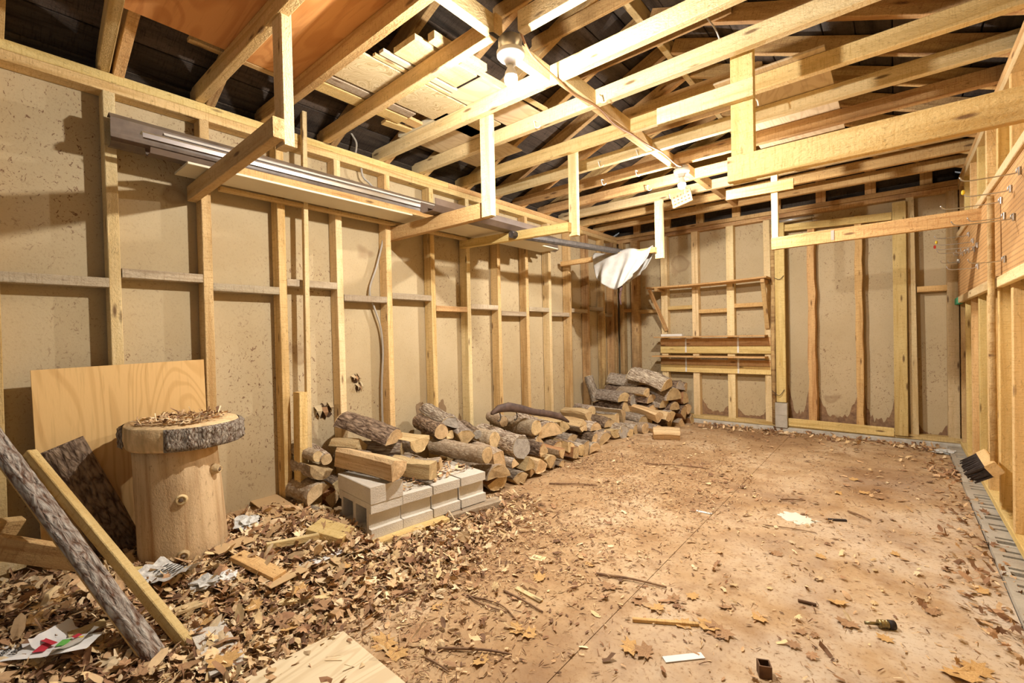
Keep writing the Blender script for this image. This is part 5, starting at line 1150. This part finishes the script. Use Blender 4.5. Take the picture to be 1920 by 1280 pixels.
# ---- sticks, scraps and small things on the floor
def stick(px0, px1, r_, mat, label, cat='twig', mid=0.0, name='twig'):
    p, q = gpt(px0, r_+0.002), gpt(px1, r_+0.002); mdl = (p+q)/2+Vector((mid, mid, 0.004))
    return tag(tube(name, smooth_pts([p, mdl, q], 4), [r_]*4+[r_*0.8]*4+[r_*0.6], mat, None, 6), label, cat)
stick((876, 1118), (964, 1160), .004, M['twig'], 'forked dry twig on the dusty floor', mid=.03); stick((880, 1120), (950, 1150), .004, M['twig'], 'thin dry twig beside a forked one', mid=-.02)
stick((1118, 1078), (1250, 1104), .006, M['twig'], 'long dark twig across the floor joint', mid=.01); stick((1030, 908), (1120, 911), .006, M['twig'], 'straight twig in front of the firewood row'); stick((820, 1218), (960, 1230), .005, M['twig'], 'crooked twig near the floor joint', mid=.02)
stick((797, 1235), (842, 1262), .004, M['twig'], 'short twig near the floor plywood'); stick((945, 1110), (1018, 1150), .005, M['twig'], 'knotted twig on the bare floor'); stick((1590, 960), (1633, 978), .006, M['twig'], 'dark curled twig near the white spill'); stick((1460, 938), (1510, 940), .006, M['twig'], 'dark stick above the white spill'); stick((1430, 985), (1530, 1000), .003, M['twig'], 'thin wire-like twig under the white spill')
stick((1210, 870), (1330, 880), .005, M['twig'], 'bent twig at the foot of the firewood', mid=.03)
def chip(px0, px1, W, Th, mat, label, cat='wood scrap', dz=0.0, wd=None, name='wood_scrap'):
    p, q = gpt(px0, Th/2+dz+0.002), gpt(px1, Th/2+dz+0.002); return tag(board(name, p, q, W, Th, mat, None, wd or Vector((0, 0, 1)).cross(q-p), 0.001), label, cat)
chip((968, 1104), (1015, 1130), .022, .008, M['pine_pale'], 'pale wood splint on the bare floor'); chip((1186, 1165), (1310, 1174), .016, .012, M['pine_orange'], 'long orange wood splint by the floor joint'); chip((998, 1045), (1022, 1050), .05, .004, M['pine_pale'], 'flat pale wood flake on the floor')
chip((128, 1215), (198, 1187), .035, .018, M['pine_pale'], 'pale split kindling beside the printed flyer', dz=.03); chip((328, 1165), (392, 1142), .05, .012, M['pine_pale'], 'broken pale slat under the leaning strip', dz=.03); chip((525, 1142), (620, 1132), .03, .014, M['pine_pale'], 'pale kindling stick in the leaf drift', dz=.02)
chip((500, 1042), (598, 1022), .028, .03, M['pine_pale'], 'bent pale batten among the leaves', dz=.03, wd=(0, 0, 1)); chip((445, 1058), (525, 1098), .075, .022, M['pine_orange'], 'orange brown bark flake near the crumpled papers', 'bark piece', .03, name='bark_piece')
chip((400, 1052), (468, 1025), .10, .004, M['cardboard'], 'flat cardboard scrap beside the stump', 'cardboard', .04, name='cardboard_scrap'); chip((495, 1110), (565, 1075), .12, .004, M['cardboard'], 'wide cardboard scrap beyond the bark flake', 'cardboard', .03, name='cardboard_scrap')
chip((490, 940), (540, 975), .16, .006, M['cardboard'], 'cardboard sheet between the stump and the short post', 'cardboard', .03, name='cardboard_scrap'); chip((560, 1075), (640, 1040), .06, .005, M['flyer'], 'peeled white board strip among the leaves', 'board scrap', .02, name='white_strip')
chip((385, 1180), (430, 1265), .11, .01, M['block'], 'grey cement board offcut lying by the leaning plank', 'board scrap', .015, name='cement_board')
chip((20, 1095), (-30, 1060), .10, .04, M['pine_pale'], 'split wood lump in the near corner', 'wood scrap', .05); chip((0, 1075), (45, 1062), .06, .02, M['pine_grey'], 'grey wood piece behind the split lump', 'wood scrap', .06)
chip((1305, 958), (1335, 964), .022, .003, M['flyer'], 'small white paper tag on the bare floor', 'paper', name='paper_tag'); chip((1245, 1238), (1318, 1230), .03, .003, M['flyer'], 'torn white paper strip near the floor joint', 'paper', name='paper_strip')
chip((1553, 975), (1587, 977), .016, .008, M['black_strip'], 'black strip beyond the white spill', 'strip', name='black_strip')
# floor plywood, only a corner in view
pc = gpt((640, 1190), 0.008); pa = gpt((470, 1280), 0.008); pb_ = gpt((735, 1278), 0.008); u_ = (pa-pc).normalized(); w_ = (pb_-pc); w_ = (w_-u_*w_.dot(u_)).normalized()
tag(board('floor_plywood', pc+w_*0.3+Vector((0, 0, 0.008)), pc+w_*0.3+u_*0.9+Vector((0, 0, 0.02)), 0.6, 0.012, M['ply_pale'], None, w_, 0.001), 'plywood sheet lying flat on the floor by the leaf drift', 'plywood')
# printed flyer and newspapers
def paper(name, px, W, H, rz, mat, label, curl=0.03, dz=0.035, cat='paper', seed=0):
    n = 9; V = []; Fc = []
    for i in range(n):
        for j in range(n):
            u, v__ = i/(n-1)-.5, j/(n-1)-.5; V.append((u*W, v__*H, curl*(abs(u)*1.2)**2*2+0.4*curl*noise.noise(Vector((u*4+seed, v__*4, seed)))))
    for i in range(n-1):
        for j in range(n-1): a_ = i*n+j; Fc.append((a_, a_+n, a_+n+1, a_+1))
    return tag(obj(name, mesh(name, V, Fc, True), mat, None, T(gpt(px, dz)) @ R(rz)), label, cat)
fl = paper('printed_flyer', (70, 1245), 0.34, 0.09, 52, M['flyer'], 'printed white flyer with black numbers on the leaf drift', 0.01, 0.05)
FW = WM[fl.name]
def ink(parent, FWm, x, y, W, H, mat, nm='print', z=0.006): return obj(nm, box_mesh(W, H, 0.0008, 0.0001, M[mat]), None, parent, FWm @ T(x, y, z))
def text(parent, FWm, s, x, y, size, rz, mat='ink', z=0.007):
    cu = bpy.data.curves.new('print', 'FONT'); cu.body = s; cu.size = size; cu.align_x = 'CENTER'; cu.align_y = 'CENTER'; cu.extrude = 0.0003; cu.materials.append(M[mat])
    tmp = bpy.data.objects.new('tmp_text', cu); me = bpy.data.meshes.new_from_object(tmp); bpy.data.objects.remove(tmp)
    o = bpy.data.objects.new('print', me); COL.objects.link(o); return place(o, FWm @ T(x, y, z) @ R(rz), parent)
for i, s in enumerate(('107', '149', '189')): text(fl, FW, s, -0.12+0.032*i, -0.005, 0.032, 90)
ink(fl, FW, 0.02, 0.0, 0.035, 0.05, 'ink_red'); ink(fl, FW, 0.07, 0.012, 0.03, 0.035, 'ink_green'); ink(fl, FW, 0.11, 0.03, 0.02, 0.014, 'ink_yellow'); ink(fl, FW, -0.02, 0.03, 0.02, 0.012, 'ink_yellow')
f2 = paper('printed_flyer', (122, 1232), 0.16, 0.12, 20, M['flyer'], 'crumpled white and red flyer beside the numbered one', 0.05, 0.05, seed=4)
ink(f2, WM[f2.name], 0.03, 0.02, 0.02, 0.02, 'ink_red', z=.02); ink(f2, WM[f2.name], -0.03, -0.03, 0.08, 0.014, 'ink_red', z=.02)
np_ = paper('newspaper', (318, 1098), 0.20, 0.14, 30, M['paper'], 'folded newspaper sheet beside the leaning strip', 0.05, 0.05, seed=2)
for k in range(6): ink(np_, WM[np_.name], -0.06+0.018*k, 0.02, 0.006, 0.07, 'ink', z=0.014)
cr = []
def crumple(name, px, s, mat, label, seed, dz=0.03, cat='paper', flat=0.5):
    bm = bmesh.new(); bmesh.ops.create_icosphere(bm, subdivisions=3, radius=1)
    for v__ in bm.verts:
        q = v__.co.normalized(); d = 0.7+0.5*noise.noise(q*2.1+Vector((seed, 0, 0)))+0.35*noise.noise(q*5+Vector((0, seed, 0))); v__.co = Vector((q.x*d*s*1.4, q.y*d*s, q.z*d*s*flat))
    me = bpy.data.meshes.new(name); bm.to_mesh(me); bm.free(); return tag(obj(name, me, mat, None, T(gpt(px, dz)) @ R(seed*50)), label, cat)
crumple('crumpled_paper', (385, 1105), .06, M['paper'], 'crumpled colour page between newspaper and bark flake', 1.3); crumple('crumpled_paper', (425, 1095), .05, M['flyer'], 'crumpled white page with a wire fold near the bark flake', 2.7)
crumple('plastic_bag', (462, 995), .085, M['plastic_bag'], 'crumpled clear plastic bag at the foot of the stump', 3.1, .04, 'bag'); crumple('plastic_sheet', (1770, 850), .08, M['plastic_bag'], 'crumpled plastic sheet in the right back corner', 4.4, .02, 'bag', .3)
crumple('wrapper', (745, 1030), .022, M['light_green'], 'crumpled light green wrapper before the block timber', 5.2, .015, 'wrapper'); crumple('stone', (760, 802), .02, M['block'], 'small grey stone on the heap', 1.1, .3, 'stone') if False else None
e = gpt((468, 945), 0.06); log(e+Vector((0.02, 0.05, 0.02)), 0.055, 0.24, 'half', 'bark_pine', 20, 40, 90, where='between the stump and the short post')
lathe('bottle_cap', [(0.012, 0), (0.016, 0.001), (0.016, 0.02), (0.014, 0.022)], M['teal'], None, 14, T(gpt((718, 1076)))); tag(bpy.data.objects['bottle_cap'], 'dark green bottle cap on the floor', 'cap')
# square steel tube, brass fitting, threaded rod, white spill
sq = gpt((1424, 1272)); t_ = 0.038
me = cell_solid('square_tube', [0, .004, .034, t_], [0, .004, .034, t_], lambda i, j: not (i == 1 and j == 1), 0, 0.042); tag(obj('square_tube', me, M['rust'], None, T(sq) @ R(25)), 'short rusty square steel tube standing on the floor', 'steel tube')
bf = gpt((1655, 1178), 0.017); bfr = empty('brass_fitting', bf, 'brass hose fitting with a dark cap lying on the floor', 'fitting'); bm_ = T(bf) @ R(-60) @ R(90, 'X')
lathe('body', [(0.012, -0.02), (0.015, -0.018), (0.015, -0.012), (0.013, -0.01), (0.015, -0.006), (0.015, 0.0), (0.013, 0.002), (0.015, 0.006), (0.015, 0.014)], M['brass'], bfr, 16, bm_); lathe('cap', [(0.016, -0.04), (0.0165, -0.02), (0.015, -0.019)], M['black_strip'], bfr, 16, bm_); lathe('stem', [(0.006, 0.014), (0.006, 0.06)], M['brass'], bfr, 10, bm_)
p = gpt((1496, 1128), .007); q = gpt((1531, 1137), .007)
tr = tube('threaded_rod', [p.lerp(q, k/24) for k in range(25)], [0.0055+0.0015*(k % 2) for k in range(25)], M['rust'], None, 8); tag(tr, 'short rusty threaded rod on the bare floor', 'rod')
spx = gpt((1493, 971)); V = [(0, 0, 0.008)]; Fc = []; n = 36
for ring, rr in enumerate((0.4, 0.75, 1.0)):
    for k in range(n):
        g = 2*math.pi*k/n; r_ = rr*(0.064+0.03*noise.noise(Vector((math.cos(g)*2.2, math.sin(g)*2.2, 1)))+0.03*noise.noise(Vector((math.cos(g)*7, math.sin(g)*7, 1)))); V.append((r_*1.5*math.cos(g), r_*math.sin(g)*1.25, (0.007, 0.005, 0.001)[ring]+0.002*noise.noise(Vector((k, ring, 0)))))
for k in range(n):
    Fc.append((0, 1+k, 1+(k+1) % n))
    for ring in range(2): o_ = 1+ring*n; Fc.append((o_+k, o_+n+k, o_+n+(k+1) % n, o_+(k+1) % n))
tag(obj('plaster_spill', mesh('plaster_spill', V, Fc, True), M['spill'], None, T(spx) @ R(-35)), 'white plaster spill stuck to the floor', 'spill')

# loose white cords hanging from the rafters
for i, (a_, b_) in enumerate((((1325, 33), (1352, 82)), ((1412, 183), (1422, 198)))):
    p = at(a_, 1, 2.62+0.45*i); q = at(b_, 1, 2.62+0.45*i)
    tag(tube('hanging_string', smooth_pts([p, (p+q)/2+Vector((0.008, 0, 0.004)), q], 4), 0.004, M['flyer'], None, 6), ['white cord hanging above the short cross board', 'short white cord behind the heavy hanger'][i], 'cord')
